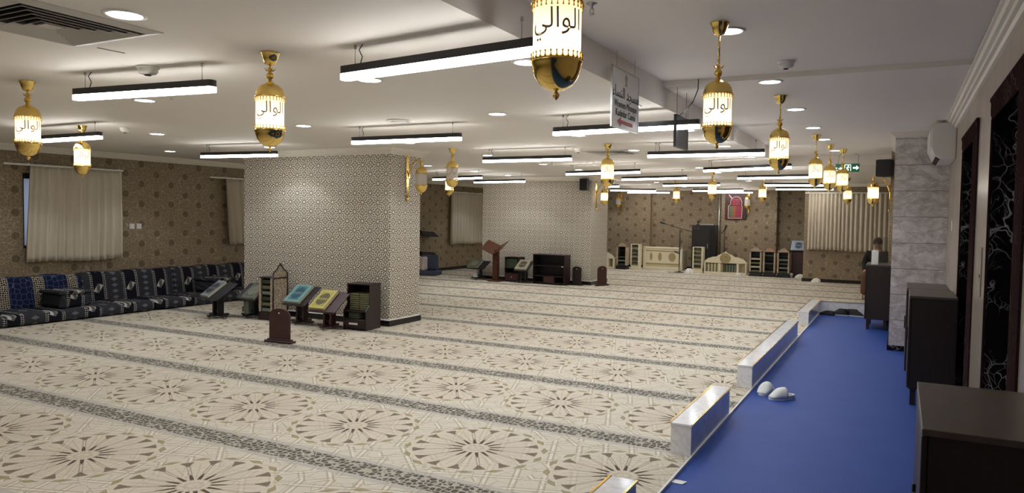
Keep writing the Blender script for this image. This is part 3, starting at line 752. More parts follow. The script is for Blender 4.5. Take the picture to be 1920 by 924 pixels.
# ================================================================ LIGHTS
def beads(mb, r, z, n, br, pend=0):
    for i in range(n):
        a = 2*PI*i/n; c = (r*math.cos(a), r*math.sin(a), z); mb.ball(c, br, 6)
        if pend: mb.cyl((c[0], c[1], z), (c[0], c[1], z+pend), br*.45, 4); mb.ball((c[0], c[1], z+pend), br*.8, 6)
    return mb
def lantern_meshes():
    D = {}
    D['canopy'] = MB().lathe([(.0, 0), (.056, 0), (.056, -.006), (.05, -.01), (.042, -.04), (.03, -.068), (.012, -.075), (0, -.078)], n=24).mesh('canopy', 'gold')
    neck = MB().lathe([(0, 0), (.006, 0), (.006, -.006), (.014, -.012), (.01, -.03), (.018, -.038), (.024, -.052), (.018, -.068), (.01, -.075), (.014, -.085), (.008, -.09), (0, -.09)], n=16)
    for i in range(6):
        a = 2*PI*i/6; ca, sa = math.cos(a), math.sin(a)
        neck.add([(.008*ca-.008*sa, .008*sa+.008*ca, -.024), (.008*ca+.008*sa, .008*sa-.008*ca, -.024), (.034*ca, .034*sa, -.004), (.02*ca, .02*sa, -.026)], [(0, 1, 2), (0, 2, 3), (1, 3, 2), (0, 3, 1)])
    D['neck'] = neck.mesh('neck', 'gold_rough')
    dome = MB().lathe([(.0, -.088), (.022, -.09), (.03, -.097), (.055, -.108), (.072, -.126), (.081, -.15), (.086, -.172), (.088, -.178), (.083, -.18), (.08, -.17)], n=32, cap=False)
    dome = beads(dome, .084, -.184, 28, .0048, -.014)
    D['dome'] = dome.mesh('dome', 'gold')
    D['glass'] = MB().lathe([(.079, -.178), (.08, -.2), (.08, -.34), (.079, -.365)], n=32, cap=False).mesh('glass_shade', 'glass_lit')
    D['glass_off'] = MB().lathe([(.079, -.178), (.08, -.2), (.08, -.34), (.079, -.365)], n=32, cap=False).mesh('glass_shade', 'glass_off')
    bowl = MB().lathe([(.08, -.36), (.087, -.364), (.088, -.372), (.084, -.378), (.081, -.395), (.072, -.42), (.055, -.443), (.032, -.458), (.014, -.463), (0, -.464)], n=32, cap=False)
    bowl = beads(bowl, .085, -.361, 28, .0048, .016)
    D['bowl'] = bowl.mesh('bowl', 'gold')
    D['finial'] = MB().lathe([(.004, -.462), (.006, -.468), (.013, -.476), (.01, -.484), (.003, -.492), (0, -.495)], n=12).mesh('finial', 'gold')
    D['bulb'] = MB().ball((0, 0, -.3), .022, 12, (1, 1, 1.3)).mesh('bulb', 'bulb')
    # lettering bent round the glass
    me = text_mesh('\ufef2\ufedf\ufe8d\ufeee\ufedf\ufe8d', .085, 'calligraphy', .0004)
    for v in me.vertices:
        a = v.co.x/.082 - PI/2; r_ = .0815 + v.co.z*.5
        v.co = Vector((r_*math.cos(a), r_*math.sin(a), -.245 + v.co.y*1.1))
    me.materials.clear(); me.materials.append(M['grey_plastic']); D['calligraphy'] = me
    return D
LM = lantern_meshes()
M['script_ink'] = plain('script_ink', rgb(148, 136, 122), .7); LM['calligraphy'].materials[0] = M['script_ink']
rods = {}
def lantern(x, y, zc, rod, label, rz=0.0, lit=True):
    t = thing('hanging_lantern', label, 'lantern', (x, y, zc), rz, 'brass and frosted glass lanterns hanging from the ceiling')
    ob('canopy', LM['canopy'], None, t)
    key = round(rod, 3)
    if key not in rods:
        mb = MB().cyl((0, 0, -.07), (0, 0, -.07-rod*.7), .0055, 8)
        z = -.07-rod*.7
        while z > -.07-rod: mb.ball((0, 0, z), .008, 8, (1, .5, 1.4)); z -= .014
        rods[key] = mb.mesh('rod', 'gold')
    ob('rod', rods[key], None, t)
    dz = -.07-rod
    for k in ('neck', 'dome', 'bowl', 'finial'): ob(k, LM[k], None, t, (0, 0, dz))
    g = ob('glass_shade', LM['glass' if lit else 'glass_off'], None, t, (0, 0, dz))
    ob('calligraphy', LM['calligraphy'], None, g)
    if lit: ob('bulb', LM['bulb'], None, t, (0, 0, dz))
    return t
S_, L_ = -.015, .13
def aim(x, y): return math.atan2(y, x) - PI/2 + PI  + PI   # lettering (at -y) turned towards the corridor end
for x, y, zc, rod, lab in [
    (-1.03, 2.24, HI1, .19, 'largest lantern, nearest the camera, its top cut off by the picture edge'),
    (-.97, 4.37, HI1, .17, 'brass lantern over the dividers, second in the corridor row from the camera'),
    (-.98, 6.9, HI2, .13, 'brass lantern third in the corridor row from the camera, a wire looping at its side'),
    (-1.0, 10.25, HI2, .13, 'brass lantern left of the green exit sign, fourth in the corridor row'),
    (-.94, 11.62, HI2, .13, 'brass lantern just below left of the green exit sign, fifth in the corridor row'),
    (-.82, 12.4, HI2, .13, 'brass lantern partly hidden behind the fifth corridor lantern'),
    (-1.05, 17.6, LOW, .03, 'small far brass lantern in front of the wide far curtain'),
    (-5.69, 3.11, LOW, .015, 'brass lantern near the left picture edge, the larger of two before the left wall'),
    (-8.1, 5.0, LOW, .015, 'brass lantern hanging in front of the nearest curtain'),
    (-3.29, 3.15, LOW, .015, 'brass lantern hanging left of the wide near column, over the open carpet'),
    (-3.34, 8.88, LOW, .015, 'brass lantern below the far square air diffuser'),
    (-5.61, 8.75, LOW, .015, 'brass lantern just right of the wide near column, its glass pale'),
    (-7.95, 12.3, LOW, .015, 'lit brass lantern lining up below the pale glass one by the near column'),
    (-3.3, 14.6, LOW, .015, 'brass lantern in front of the far wall, above the black rack'),
    (-5.0, 18.2, LOW, .015, 'small brass lantern above the microphone boom stand'),
    (-2.72, 16.9, LOW, .015, 'small brass lantern above the three bookcases with arched tops'),
    (-6.75, 17.8, LOW, .015, 'lit brass lantern just behind the sconce of the far column')]:
    lantern(x, y, zc, rod, lab, aim(x, y), lit=(lab.find('glass pale') < 0))

def sconce(x, y, z, rz, lit, label):
    """plate on a wall, lantern held out along local +x"""
    t = thing('wall_sconce', label, 'wall lamp', (x, y, z), rz, 'brass lantern sconces')
    mb = MB().bbox(0, .014, -.03, .03, -.32, .31, .006)
    mb.bbox(.012, .024, -.045, .045, -.02, .1, .008).ball((.014, 0, .31), .03, 10, (.5, 1, 1)).ball((.014, 0, -.32), .03, 10, (.5, 1, 1))
    ob('wall_plate', mb, 'gold', t)
    pts = [(.02, 0, .0), (.05, 0, .1), (.1, 0, .19), (.15, 0, .24), (.2, 0, .25), (.24, 0, .235), (.25, 0, .2)]
    ob('arm', MB().tube(pts, .011, 8), 'gold_rough', t)
    dz = .24
    for k in ('neck', 'dome', 'bowl', 'finial'): ob(k, LM[k], None, t, (.25, 0, dz))
    g = ob('glass_shade', LM['glass' if lit else 'glass_off'], None, t, (.25, 0, dz))
    if lit: ob('bulb', LM['bulb'], None, t, (.25, 0, dz))
sconce(C1[1], 8.72, 2.13, 0, False, 'unlit lantern sconce with long brass plate on the near wide column')
sconce(C2[1], 16.2, 2.1, -.3, True, 'lit lantern sconce on the edge of the far wide column')
sconce(-8.05, 22.7, 2.12, -PI/2, False, 'unlit lantern sconce on the far wall beside the far column')
sconce(-4.0, 22.5, 2.12, -PI/2, False, 'unlit lantern sconce right of the red framed timetable')
sconce(-.16, 13.15, 2.08, PI, True, 'lit lantern sconce with brass plate on the pier behind the marble pillar')

tubes = {}
def tube_light(a, b, label, zc=LOW, zt=2.42, hidden=False):
    (x0, y0), (x1, y1) = a, b; L = math.hypot(x1-x0, y1-y0); h = L/2
    t = thing('linear_light', label, 'linear light', ((x0+x1)/2, (y0+y1)/2, zt), math.atan2(y1-y0, x1-x0), 'suspended linear lights')
    key = (round(L, 2), round(zc, 2))
    if key not in tubes:
        def cap(hw, r, n=5):
            p = []
            for (cx_, cy_, s) in ((h-r, hw-r, 0), (-h+r, hw-r, 1), (-h+r, -hw+r, 2), (h-r, -hw+r, 3)):
                for i in range(n+1):
                    q = PI/2*(s + i/n); p.append((cx_+r*math.cos(q), cy_+r*math.sin(q)))
            return p
        m1 = MB().prism(cap(.034, .028), 'z', -.042, 0).mesh('housing', 'black_metal')
        m2 = MB().prism(cap(.0335, .028), 'z', -.074, -.042).mesh('diffuser', 'tube')
        m3 = []
        for s in (-1, 1): m3.append(MB().cyl((s*(h-.1), 0, 0), (s*(h-.1), 0, zc-zt), .0022, 4).cyl((s*(h-.1), 0, zc-zt-.02), (s*(h-.1), 0, zc-zt), .008, 8).cyl((s*(h-.1), 0, 0), (s*(h-.1), 0, .015), .004, 6).mesh('wire', 'steel'))
        m4 = MB().tube([(-h+.14, 0, 0), (-h+.15, .006, (zc-zt)*.4), (-h+.13, 0, (zc-zt)*.75), (-h+.16, 0, zc-zt)], .003, 5).mesh('cable', 'black_metal')
        tubes[key] = (m1, m2, m3, m4)
    k = tubes[key]
    ob('housing', k[0], None, t); ob('diffuser', k[1], None, t); [ob('suspension_wire', q, None, t) for q in k[2]]; ob('power_cable', k[3], None, t)
for a, b, zc, lab in [
    ((-5.05, 3.07), (-3.83, 3.21), LOW, 'black linear light at upper left, next to the round smoke detector'),
    ((-2.81, 3.23), (-1.5, 3.07), LOW, 'largest black linear light, its right end behind the nearest lantern'),
    ((-5.3, 6.25), (-3.93, 6.29), LOW, 'black linear light hanging before the top of the near wide column'),
    ((-5.29, 9.06), (-3.92, 9.06), LOW, 'black linear light in the middle of the room, right of the unlit column sconce'),
    ((-2.88, 6.22), (-1.5, 6.12), LOW, 'black linear light passing behind the white hanging sign'),
    ((-2.82, 8.9), (-1.43, 8.95), LOW, 'black linear light right below the dark hanging board'),
    ((-2.84, 11.93), (-1.44, 11.36), LOW, 'crooked black linear light hanging askew behind the third corridor lantern'),
    ((-2.76, 14.29), (-1.36, 14.07), LOW, 'black linear light just beyond the crooked one'),
    ((-8.9, 4.87), (-7.53, 4.85), LOW, 'black linear light at the left, its end between the two left lanterns'),
    ((-8.78, 7.13), (-7.45, 7.26), LOW, 'black linear light against the left upper corner of the near column'),
    ((-9.15, 13.5), (-7.65, 13.06), LOW, 'small linear light in front of the gap between the columns, nearer of two'),
    ((-8.92, 14.88), (-7.47, 14.66), LOW, 'small linear light touching the left top of the far column'),
    ((-5.42, 12.29), (-3.93, 12.0), LOW, 'linear light behind the lantern under the far diffuser'),
    ((-5.06, 14.3), (-3.64, 13.95), LOW, 'linear light in the middle row, fourth from the camera'),
    ((-5.03, 17.12), (-3.66, 16.94), LOW, 'thin far linear light left of the lantern above the black rack'),
    ((-5.17, 20.5), (-3.78, 20.38), LOW, 'thin far linear light above the red framed timetable, nearer of two'),
    ((-5.06, 21.9), (-3.81, 21.95), LOW, 'thin far linear light above the red framed timetable, farther of two'),
    ((-2.74, 17.22), (-1.43, 17.5), LOW, 'thin far linear light before the far curtain wall, nearer of two'),
    ((-2.83, 19.6), (-1.5, 19.75), LOW, 'thin far linear light before the far curtain wall, farther of two'),
    ((-7.46, 20.11), (-6.2, 20.4), LOW, 'thin far linear light right of the far column, nearer of two'),
    ((-7.56, 21.9), (-6.25, 21.98), LOW, 'thin far linear light right of the far column, farther of two'),
    ((-7.55, 17.5), (-6.24, 17.42), LOW, 'linear light mostly hidden behind the far column and its lanterns'),
    ((-2.7, .3), (-1.4, .3), LOW, 'unseen linear light added above and behind the camera, over the dividers'),  # from here on: unseen lights continuing the grid, added for their light
    ((-5.2, .3), (-3.9, .3), LOW, 'unseen linear light added behind the camera over the open carpet'),
    ((-8.7, 1.2), (-7.4, 1.2), LOW, 'unseen linear light added at the left behind the picture edge'),
    ((-5.2, -2.6), (-3.9, -2.6), LOW, 'unseen linear light added far behind the camera')]:
    tube_light(a, b, lab, zc)

dm = (MB().lathe([(.098, 0), (.098, -.006), (.078, -.008), (.076, -.002), (.076, 0)], n=28, cap=False).mesh('ring', 'white_plastic'), MB().lathe([(0, -.003), (.077, -.003)], n=28, cap=False).mesh('lens', 'down'))
beam = bpy.data.lights.new('beam', 'SPOT'); beam.energy = BEAM; beam.color = (.84, .91, 1); beam.spot_size = math.radians(118); beam.spot_blend = .35; beam.shadow_soft_size = .05
def downlight(x, y, zc, lab):
    t = thing('downlight', lab, 'downlight', (x, y, zc), 0, 'round recessed downlights')
    ob('ring', dm[0], None, t); ob('lens', dm[1], None, t)
    b = bpy.data.objects.new('beam', beam); col.objects.link(b); b.parent = t; b.location = (0, 0, -.012)
ords = ['first', 'second', 'third', 'fourth', 'fifth', 'sixth', 'seventh', 'eighth', 'ninth', 'tenth']
for i, y in enumerate([4.58, 6.17, 7.8, 9.42, 10.83, 12.62]):
    downlight(-.96, y, HI2 if y > 6.05 else HI1, 'round downlight over the corridor, %s of its row counted from the camera' % ords[i])
downlight(-.93, 14.3, LOW, 'round downlight beside the exit sign, past the step in the ceiling')
for i, y in enumerate([3.99, 5.9, 7.75, 9.6, 11.4]):
    downlight(-2.03, y, LOW, 'round downlight close to the ceiling step, %s of its row counted from the camera' % ords[i])
for i, y in enumerate([2.25, 4.07, 5.9, 7.81, 9.78, 13.52, 15.03, 18.5, 21.6]):
    downlight(-3.3, y, LOW, 'round downlight in the row through the big air diffuser, %s counted from the camera' % ords[i])
for i, y in enumerate([4.06, 5.93, 7.85, 9.9, 11.9, 13.54, 15.4, 18.8, 21.6]):
    downlight(-5.7, y, LOW, 'round downlight in the row right of the near column, %s counted from the camera' % ords[i])
for i, y in enumerate([4.0, 5.9, 7.7, 11.69, 13.46, 14.93, 20.0, 21.7]):
    downlight(-8.05, y, LOW, 'round downlight in the row over the near column, %s counted from the camera' % ords[i])
for i, y in enumerate([5.8, 7.7, 14.5, 18.0]):
    downlight(-10.2, y, LOW, 'round downlight nearest the left wall, %s counted from the camera' % ords[i])

# ceiling fittings
def diffuser_vent(x, y, s, lab):
    t = thing('air_diffuser', lab, 'air vent', (x, y, LOW), 0, 'square ceiling air diffusers'); h = s/2
    mb = MB()
    for a in (0, 1, 2, 3):
        q = MB().add([(-h, -h, -.004), (h, -h, -.004), (h-.06, -h+.06, -.016), (-h+.06, -h+.06, -.016)], [(0, 3, 2, 1)]); q.xf(Matrix.Rotation(a*PI/2, 4, 'Z')); mb.add(q.v, q.f)
    mb.box(-h, h, -h, -h+.004, -.005, 0).box(-h, h, h-.004, h, -.005, 0).box(-h, -h+.004, -h, h, -.005, 0).box(h-.004, h, -h, h, -.005, 0)
    ob('frame', mb, 'grey_plastic', t)
    ob('backing', MB().box(-h+.05, h-.05, -h+.05, h-.05, -.003, -.001), 'shadow_gap', t)
    sl_ = MB(); k = h-.075; step = .05
    while k > .07:
        for a in (0, 1, 2, 3):
            q = MB().add([(-k, -k, -.022), (k, -k, -.022), (k-.026, -k+.026, -.006), (-k+.026, -k+.026, -.006)], [(0, 3, 2, 1)]); q.xf(Matrix.Rotation(a*PI/2, 4, 'Z')); sl_.add(q.v, q.f)
        k -= step
    sl_.box(-k, k, -k, k, -.016, -.01)
    solid(ob('louvre', sl_, 'grey_plastic', t), .002)
diffuser_vent(-3.82, 2.2, .74, 'large square air diffuser with nested louvres, cut by the upper left corner')
diffuser_vent(-3.7, 9.95, .66, 'square air diffuser behind the brass lantern in the middle distance')
t = thing('round_vent', 'flat round ceiling vent before the near column', 'air vent', (-4.46, 5.97, LOW))
mb = MB().lathe([(.13, 0), (.13, -.008), (.1, -.012), (.1, -.004)], n=28, cap=False).lathe([(.075, -.004), (.08, -.012), (0, -.012)], n=28, cap=False)
ob('body', mb, 'white_plastic', t)
tag(ob('slot_vent', MB().prism([(-4.13, 2.64), (-4.118, 2.64), (-4.106, 2.8), (-4.118, 2.8)], 'z', LOW-.002, LOW), 'shadow_gap'), 'thin dark slot in the ceiling beside the large air diffuser', 'slot')
def smoke(x, y, zc, lab, r=.055):
    t = thing('smoke_detector', lab, 'smoke detector', (x, y, zc), 0, 'smoke detectors')
    ob('base', MB().lathe([(0, 0), (r, 0), (r, -.012), (r*.92, -.016)], n=20, cap=True), 'white_plastic', t)
    ob('head', MB().lathe([(r*.86, -.014), (r*.9, -.03), (r*.75, -.045), (r*.4, -.052), (0, -.053)], n=20, cap=False), 'white_plastic', t)
    ob('sensor_slot', MB().lathe([(r*.3, -.052), (r*.3, -.058), (0, -.06)], n=12), 'black', t)
smoke(-4.36, 3.13, LOW, 'round white smoke detector above the linear light at upper left', .07)
smoke(-7.86, 5.35, LOW, 'small white smoke detector right of the lantern before the nearest curtain')
smoke(-.77, 5.63, HI1, 'round white smoke detector on the raised corridor ceiling', .06)
smoke(-3.95, 9.35, LOW, 'small white smoke detector left of the far square diffuser')
def sprinkler(x, y, zc, lab):
    t = thing('sprinkler', lab, 'sprinkler', (x, y, zc), 0, 'ceiling sprinklers')
    ob('rose', MB().lathe([(0, 0), (.03, 0), (.026, -.006), (.008, -.01), (.008, -.03), (0, -.03)], n=14), 'steel', t)
    ob('head', MB().tube([(-.008, 0, -.028), (-.012, 0, -.045), (0, 0, -.058)], .002).tube([(.008, 0, -.028), (.012, 0, -.045), (0, 0, -.058)], .002).lathe([(0, -.058), (.016, -.058), (.014, -.061), (0, -.061)], n=12), 'steel', t)
sprinkler(-1.5, 3.7, HI1, 'small sprinkler head on the raised ceiling beside the nearest lantern')
sprinkler(-5.09, 3.86, LOW, 'small sprinkler head below the linear light at upper left')
sprinkler(-5.25, 11.3, LOW, 'small sprinkler head beside the linear light in the middle of the room')

# ================================================================ SIGNS, SPEAKERS, AIR CONDITIONER
def chain(mb, x, y, z0, z1):
    z = z0
    while z < z1: mb.ball((x, y, z), .0045, 6, (1, .5, 1.5)); mb.cyl((x, y, z), (x, y, min(z1, z+.012)), .0012, 4); z += .012
    return mb
t = thing('hanging_sign', 'white hanging sign with black lettering and a red arrow', 'sign', (-1.75, 4.98, 2.42), PI/2)
ob('board', MB().bbox(-.275, .275, -.004, .004, -.2, .2, .002), 'white_plastic', t)
fr_ = MB().box(-.279, .279, -.006, .006, -.208, -.199).box(-.279, .279, -.006, .006, .199, .208).box(-.283, -.274, -.006, .006, -.208, .208).box(.274, .283, -.006, .006, -.208, .208)
ob('frame', fr_, 'steel', t)
def put_text(parent, body, size, x, z, y, mat, name='lettering', sx=1.0):
    me = text_mesh(body, size, name, .0006); me.materials.clear(); me.materials.append(M[mat])
    o = ob(name, me, None, parent, (x, y, z)); o.rotation_euler = (PI/2, 0, 0); o.scale = (sx, 1, 1); return o
M['ink'] = plain('black_ink', rgb(40, 40, 44), .6); M['red_ink'] = plain('red_ink', rgb(190, 44, 48), .5); M['gilt'] = plain('faded_gilt', rgb(196, 176, 150), .6)
put_text(t, '\ufe80\ufe8e\ufeb4\ufee8\ufedf\ufe8d \ufeaa\ufea0\ufeb4\ufee3', .105, 0, .04, -.0055, 'ink')
put_text(t, 'Women Mosque', .07, 0, -.04, -.0055, 'ink')
put_text(t, 'Kad\u0131nlar Camii', .07, 0, -.1, -.0055, 'ink')
ob('arrow', MB().prism([(-.17, -.155), (-.1, -.125), (-.1, -.145), (.15, -.145), (.15, -.17), (-.1, -.17), (-.1, -.188)], 'y', -.006, -.0042), 'red_ink', t)
ob('emblem', MB().prism([(-.02, .1), (.02, .1), (.012, .13), (.03, .16), (0, .185), (-.03, .16), (-.012, .13)], 'y', -.006, -.0042), 'gilt', t)
for s in (-1, 1): ob('chain', chain(MB(), s*.19, 0, .205, .32), 'steel', t)
t = thing('hanging_board', 'dark grey board hanging on two chains behind the white sign', 'hanging board', (-1.7, 6.29, 2.335), PI/2)
ob('board', MB().bbox(-.19, .19, -.008, .008, -.13, .13, .003), 'black', t)
ob('frame', MB().box(-.19, .19, -.012, .012, -.136, -.126).box(-.19, .19, -.012, .012, .126, .136).box(-.195, -.186, -.012, .012, -.136, .136).box(.186, .195, -.012, .012, -.136, .136), 'black_metal', t)
for s in (-1, 1): ob('chain', chain(MB(), s*.15, 0, .13, .36), 'black_metal', t)
ob('cable', MB().tube([(-.45, -.25, .365), (-.46, -.25, .28), (-.4, -.2, .2), (-.3, -.1, .13), (-.1, 0, .13)], .004), 'black_metal', t)

t = thing('exit_sign', 'green emergency exit sign with running man, hanging from the ceiling step', 'sign', (-.8, 13.2, 2.46), 0)
ob('housing', MB().bbox(-.18, .18, -.014, .014, -.07, .07, .004), 'sign_green', t)
ob('border', MB().box(-.186, .186, -.016, .016, -.075, -.068).box(-.186, .186, -.016, .016, .068, .075).box(-.188, -.178, -.016, .016, -.075, .075).box(.178, .188, -.016, .016, -.075, .075), 'grey_plastic', t)
put_text(t, '\ufe9d\ufeae\ufea8\ufee3', .07, -.115, .0, -.0155, 'sign_white')
mb = MB().prism([(.08, -.012), (.13, -.012), (.13, -.035), (.168, 0), (.13, .035), (.13, .012), (.08, .012)], 'y', -.0165, -.0142); ob('arrow', mb, 'sign_white', t)
mb = MB()
yy = -.0155
mb.box(-.045, -.04, -.0165, -.0142, -.05, .05).box(.045, .05, -.0165, -.0142, -.05, .05).box(-.045, .05, -.0165, -.0142, .048, .053)
mb.ball((.012, yy, .03), .009, 8, (1, .15, 1))
for a, b in (((.008, .018), (-.004, -.008)), ((.006, .014), (.03, .006)), ((.006, .014), (-.018, .008)), ((-.004, -.008), (.014, -.024)), ((.014, -.024), (.01, -.045)), ((-.004, -.008), (-.014, -.024)), ((-.014, -.024), (-.032, -.028))):
    mb.cyl((a[0], yy, a[1]), (b[0], yy, b[1]), .0045, 6)
ob('running_man', mb, 'sign_white', t)
for q in ([(-.15, 0, .07), (-.13, 0, .2), (-.1, 0, .24)], [(.15, 0, .07), (.16, 0, .2), (.1, 0, .24)]): ob('suspension_wire', MB().tube(q, .0025), 'black_metal', t)

def speaker(x, y, z, rz, lab, w_=.22, h=.26):
    t = thing('wall_speaker', lab, 'speaker', (x, y, z), rz, 'black wall speakers')
    o = ob('cabinet', MB().prism([(-w_/2, -.09), (w_/2, -.09), (w_/2*.8, .09), (-w_/2*.8, .09)], 'z', -h/2, h/2), 'black', t); bevel(o, .02, 3)
    ob('grille', MB().bbox(-w_/2+.015, w_/2-.015, -.096, -.088, -h/2+.015, h/2-.015, .004), 'rubber', t)
    ob('bracket', MB().box(-.02, .02, .08, .14, -.02, .02).box(-.04, .04, .13, .14, -.05, .05), 'black_metal', t)
speaker(-.24, 12.8, 2.42, -.35, 'black speaker beside the marble pillar, above the lit sconce', .24, .27)
speaker(-6.5, 15.81, 2.34, 0, 'black speaker on the far wide column', .2, .27)

t = thing('air_conditioner', 'white split air conditioner high on the wall by the marble pillar', 'air conditioner', (.5, 9.75, 2.44))
pr = [(0, -.16), (-.14, -.16), (-.2, -.12), (-.235, -.03), (-.24, .17), (-.22, .22), (-.17, .235), (0, .235)]
o = ob('casing', MB().prism(pr, 'y', -.55, .5), 'white_plastic', t); bevel(o, .012, 3)
ob('front_panel', MB().prism([(-.235, -.03), (-.246, -.025), (-.25, .16), (-.24, .16)], 'y', -.54, .49), 'white_plastic', t)
ob('air_slot', MB().prism([(-.15, -.158), (-.19, -.13), (-.195, -.136), (-.155, -.164)], 'y', -.48, .44), 'shadow_gap', t)

# ================================================================ THINGS BY THE NEAR COLUMN
def book_lying(x, y, z, rz, w_, d, h, mat, lab, grp):
    t = thing('book', lab, 'book', (x, y, z), rz, grp)
    ob('cover', MB().box(-w_/2, w_/2, -d/2, d/2, 0, .004).box(-w_/2, w_/2, -d/2, d/2, h-.004, h).box(-w_/2, -w_/2+.004, -d/2, d/2, 0, h), mat, t)
    ob('pages', MB().box(-w_/2+.004, w_/2-.006, -d/2+.005, d/2-.005, .004, h-.004), 'pages', t)
    return t
def clone(t, loc, lab=None): 
    return dup(t, loc, lab or t['label'])
def tilt_stand(x, y, rz, wood, mat_book, lab, blab, bw=.27, zl=.27, zh=.5, boardw=.47, casters=True, box_base=None, bx=None, depth=.34):
    """a reading stand: tilted board on two uprights over a wheeled cross base; the book rests on the board"""
    t = thing('book_stand', lab, 'book stand', (x, y, 0), rz, 'low tilted book stands')
    hw = boardw/2; hd = depth/2; ang = math.atan2(zh-zl, depth); zc = (zl+zh)/2
    R = Matrix.Translation((0, 0, zc)) @ Matrix.Rotation(ang, 4, 'X')
    L = hd/math.cos(ang)
    o = ob('board', MB().bbox(-hw, hw, -L, L, -.012, .0, .003).bbox(-hw, hw, -L-.012, -L, -.012, .022, .003).xf(R), wood, t)
    for s in (-1, 1): ob('upright', MB().bbox(s*.06-.016, s*.06+.016, -.05, .05, .05, zc-.02, .003), wood, t)
    ob('brace', MB().bbox(-.05, .05, -.012, .012, .09, .12, .002), wood, t)
    if box_base: ob('shelf_box', MB().bbox(-.12, -.02, -.07, .07, .05, .26, .01), box_base, t)
    ob('base', MB().bbox(-.2, .2, -.03, .03, .03, .055, .004).bbox(-.03, .03, -.17, .17, .03, .055, .004), wood, t)
    for cx_, cy_ in ((.18, 0), (-.18, 0), (0, .15), (0, -.15)):
        ob('caster', MB().cyl((cx_-.01, cy_, .016), (cx_+.01, cy_, .016), .016, 12).cyl((cx_, cy_, .016), (cx_, cy_, .034), .005, 6), 'steel', t)
    bx = -hw+bw/2+.005 if bx is None else bx
    b = thing('holy_book', blab, 'book', (0, 0, 0), 0, 'books lying on the tilted stands')
    W = Matrix.Translation((x, y, 0)) @ Matrix.Rotation(rz, 4, 'Z') @ R @ Matrix.Translation((bx, 0, .001))
    b.matrix_world = W
    k = bw/.27
    ob('cover', MB().bbox(-.135*k, .135*k, -.185, .185, .034, .04, .002).bbox(-.135*k, .135*k, -.185, .185, 0, .005, .002).box(-.135*k, -.13*k, -.185, .185, 0, .04), mat_book, b)
    ob('pages', MB().box(-.13*k, .13*k, -.18, .18, .005, .034), 'pages', b)
    return t
tilt_stand(-6.93, 7.72, .0, 'board', 'cover_gold', 'mahogany tilted stand carrying the gold book', 'gold patterned book on the mahogany stand by the near column', bw=.27, zl=.25, zh=.5)
tilt_stand(-7.55, 7.84, .0, 'board_dark', 'cover_teal', 'dark tilted stand carrying the teal book', 'teal patterned book on the stand behind the arched brown board', bw=.3, zl=.29, zh=.53, boardw=.42)
tilt_stand(-8.63, 7.92, .05, 'black_wood', 'cover_grey', 'dark stand between the black stand and the book tower', 'dark grey green book lying on the stand beside the book tower', bw=.25, zl=.28, zh=.5, boardw=.42, bx=.06, box_base='grey_book')
tilt_stand(-9.0, 7.6, -.15, 'black_wood', 'cover_dark', 'black tilted stand at the left end of the row by the near column', 'dark book with a white framed medallion on the black stand', bw=.2, zl=.3, zh=.52, boardw=.5, bx=-.1)

def mini_arch(w_, h, n=10, sh=.62):
    """outline of a board with an arched top, centred on x"""
    pts = [(-w_/2, 0), (w_/2, 0)]
    for i in range(n+1):
        a = PI*i/n; pts.append((w_/2*math.cos(a), h - w_*.28 + w_*.28*math.sin(a)))
    return pts
def arched_board(x, y, rz, w_, h, mat, lab):
    t = thing('arched_board', lab, 'board', (x, y, 0), rz, 'brown boards with arched tops')
    bevel(ob('panel', MB().prism(mini_arch(w_, h), 'y', -.012, .012), mat, t), .003)
    ob('foot', MB().bbox(-w_/2-.05, w_/2+.05, -.05, .05, 0, .028, .006).bbox(-w_/2-.02, w_/2+.02, -.03, .03, .028, .045, .004), mat, t)
    ob('knob', MB().ball((0, -.014, h*.86), .012, 10), 'steel', t)
arched_board(-6.68, 6.56, .1, .31, .42, 'board', 'brown arched board on a foot, standing alone on the carpet before the near column')

def book_cabinet(x, y, rz, w_, d, h, lab, blab, wood='board_dark'):
    t = thing('book_cabinet', lab, 'cabinet', (x, y, 0), rz)
    hw, hd = w_/2, d/2; th = .015
    side = [(-hd, 0), (hd, 0), (hd, h), (-hd+.09, h), (-hd+.09, h*.55), (-hd, h*.42)]
    for s in (-1, 1): ob('side_panel', MB().prism(side, 'x', s*hw-th*(s > 0), s*hw+th*(s < 0)), wood, t)
    ob('back_panel', MB().box(-hw+th, hw-th, hd-th, hd, .02, h-th), wood, t)
    bevel(ob('top', MB().box(-hw, hw, -hd+.08, hd, h-th, h), wood, t), .003)
    for z, y0 in ((h*.42, -hd), (h*.25, -hd+.005), (.03, -hd+.005)): ob('shelf', MB().box(-hw+th, hw-th, y0, hd-th, z-.012, z), wood, t)
    dr = ob('drawer', MB().bbox(-hw+th+.004, hw-th-.004, -hd, -hd+.015, .035, h*.25-.016, .004), wood, t)
    ob('label_plate', MB().bbox(-.09, .05, -hd-.003, -hd, h*.12, h*.16, .001), 'paper', dr)
    # two stacks of books on the upper shelf, three lying in the middle
    proto = None; zb = h*.42+.001
    Rz = Matrix.Rotation(rz, 4, 'Z')
    def place(lx, ly, lz, lab_, mat='olive_book', ww=.19, hh=.026, dd=.15):
        p = Matrix.Translation((x, y, 0)) @ Rz @ Vector((lx, ly, lz))
        return book_lying(p.x, p.y, p.z, rz+PI/2, ww, dd, hh, mat, lab_, 'books lying in the brown cabinet')
    for k in range(8):
        for sx, nm in ((-.075, 'left'), (.088, 'right')):
            place(sx, -hd+.2, zb+k*.029, 'olive book in the %s stack of the stepped brown cabinet, %s from the bottom' % (nm, ords[k]))
    for k in range(3): place(-.05, -hd+.14, h*.25+.001+k*.027, 'dark green book on the stepped cabinet middle shelf, %s from the bottom' % ords[k], 'green_book')
    return t
book_cabinet(-6.565, 7.97, .1, .37, .36, .63, 'brown stepped book cabinet at the corner of the near column', '')

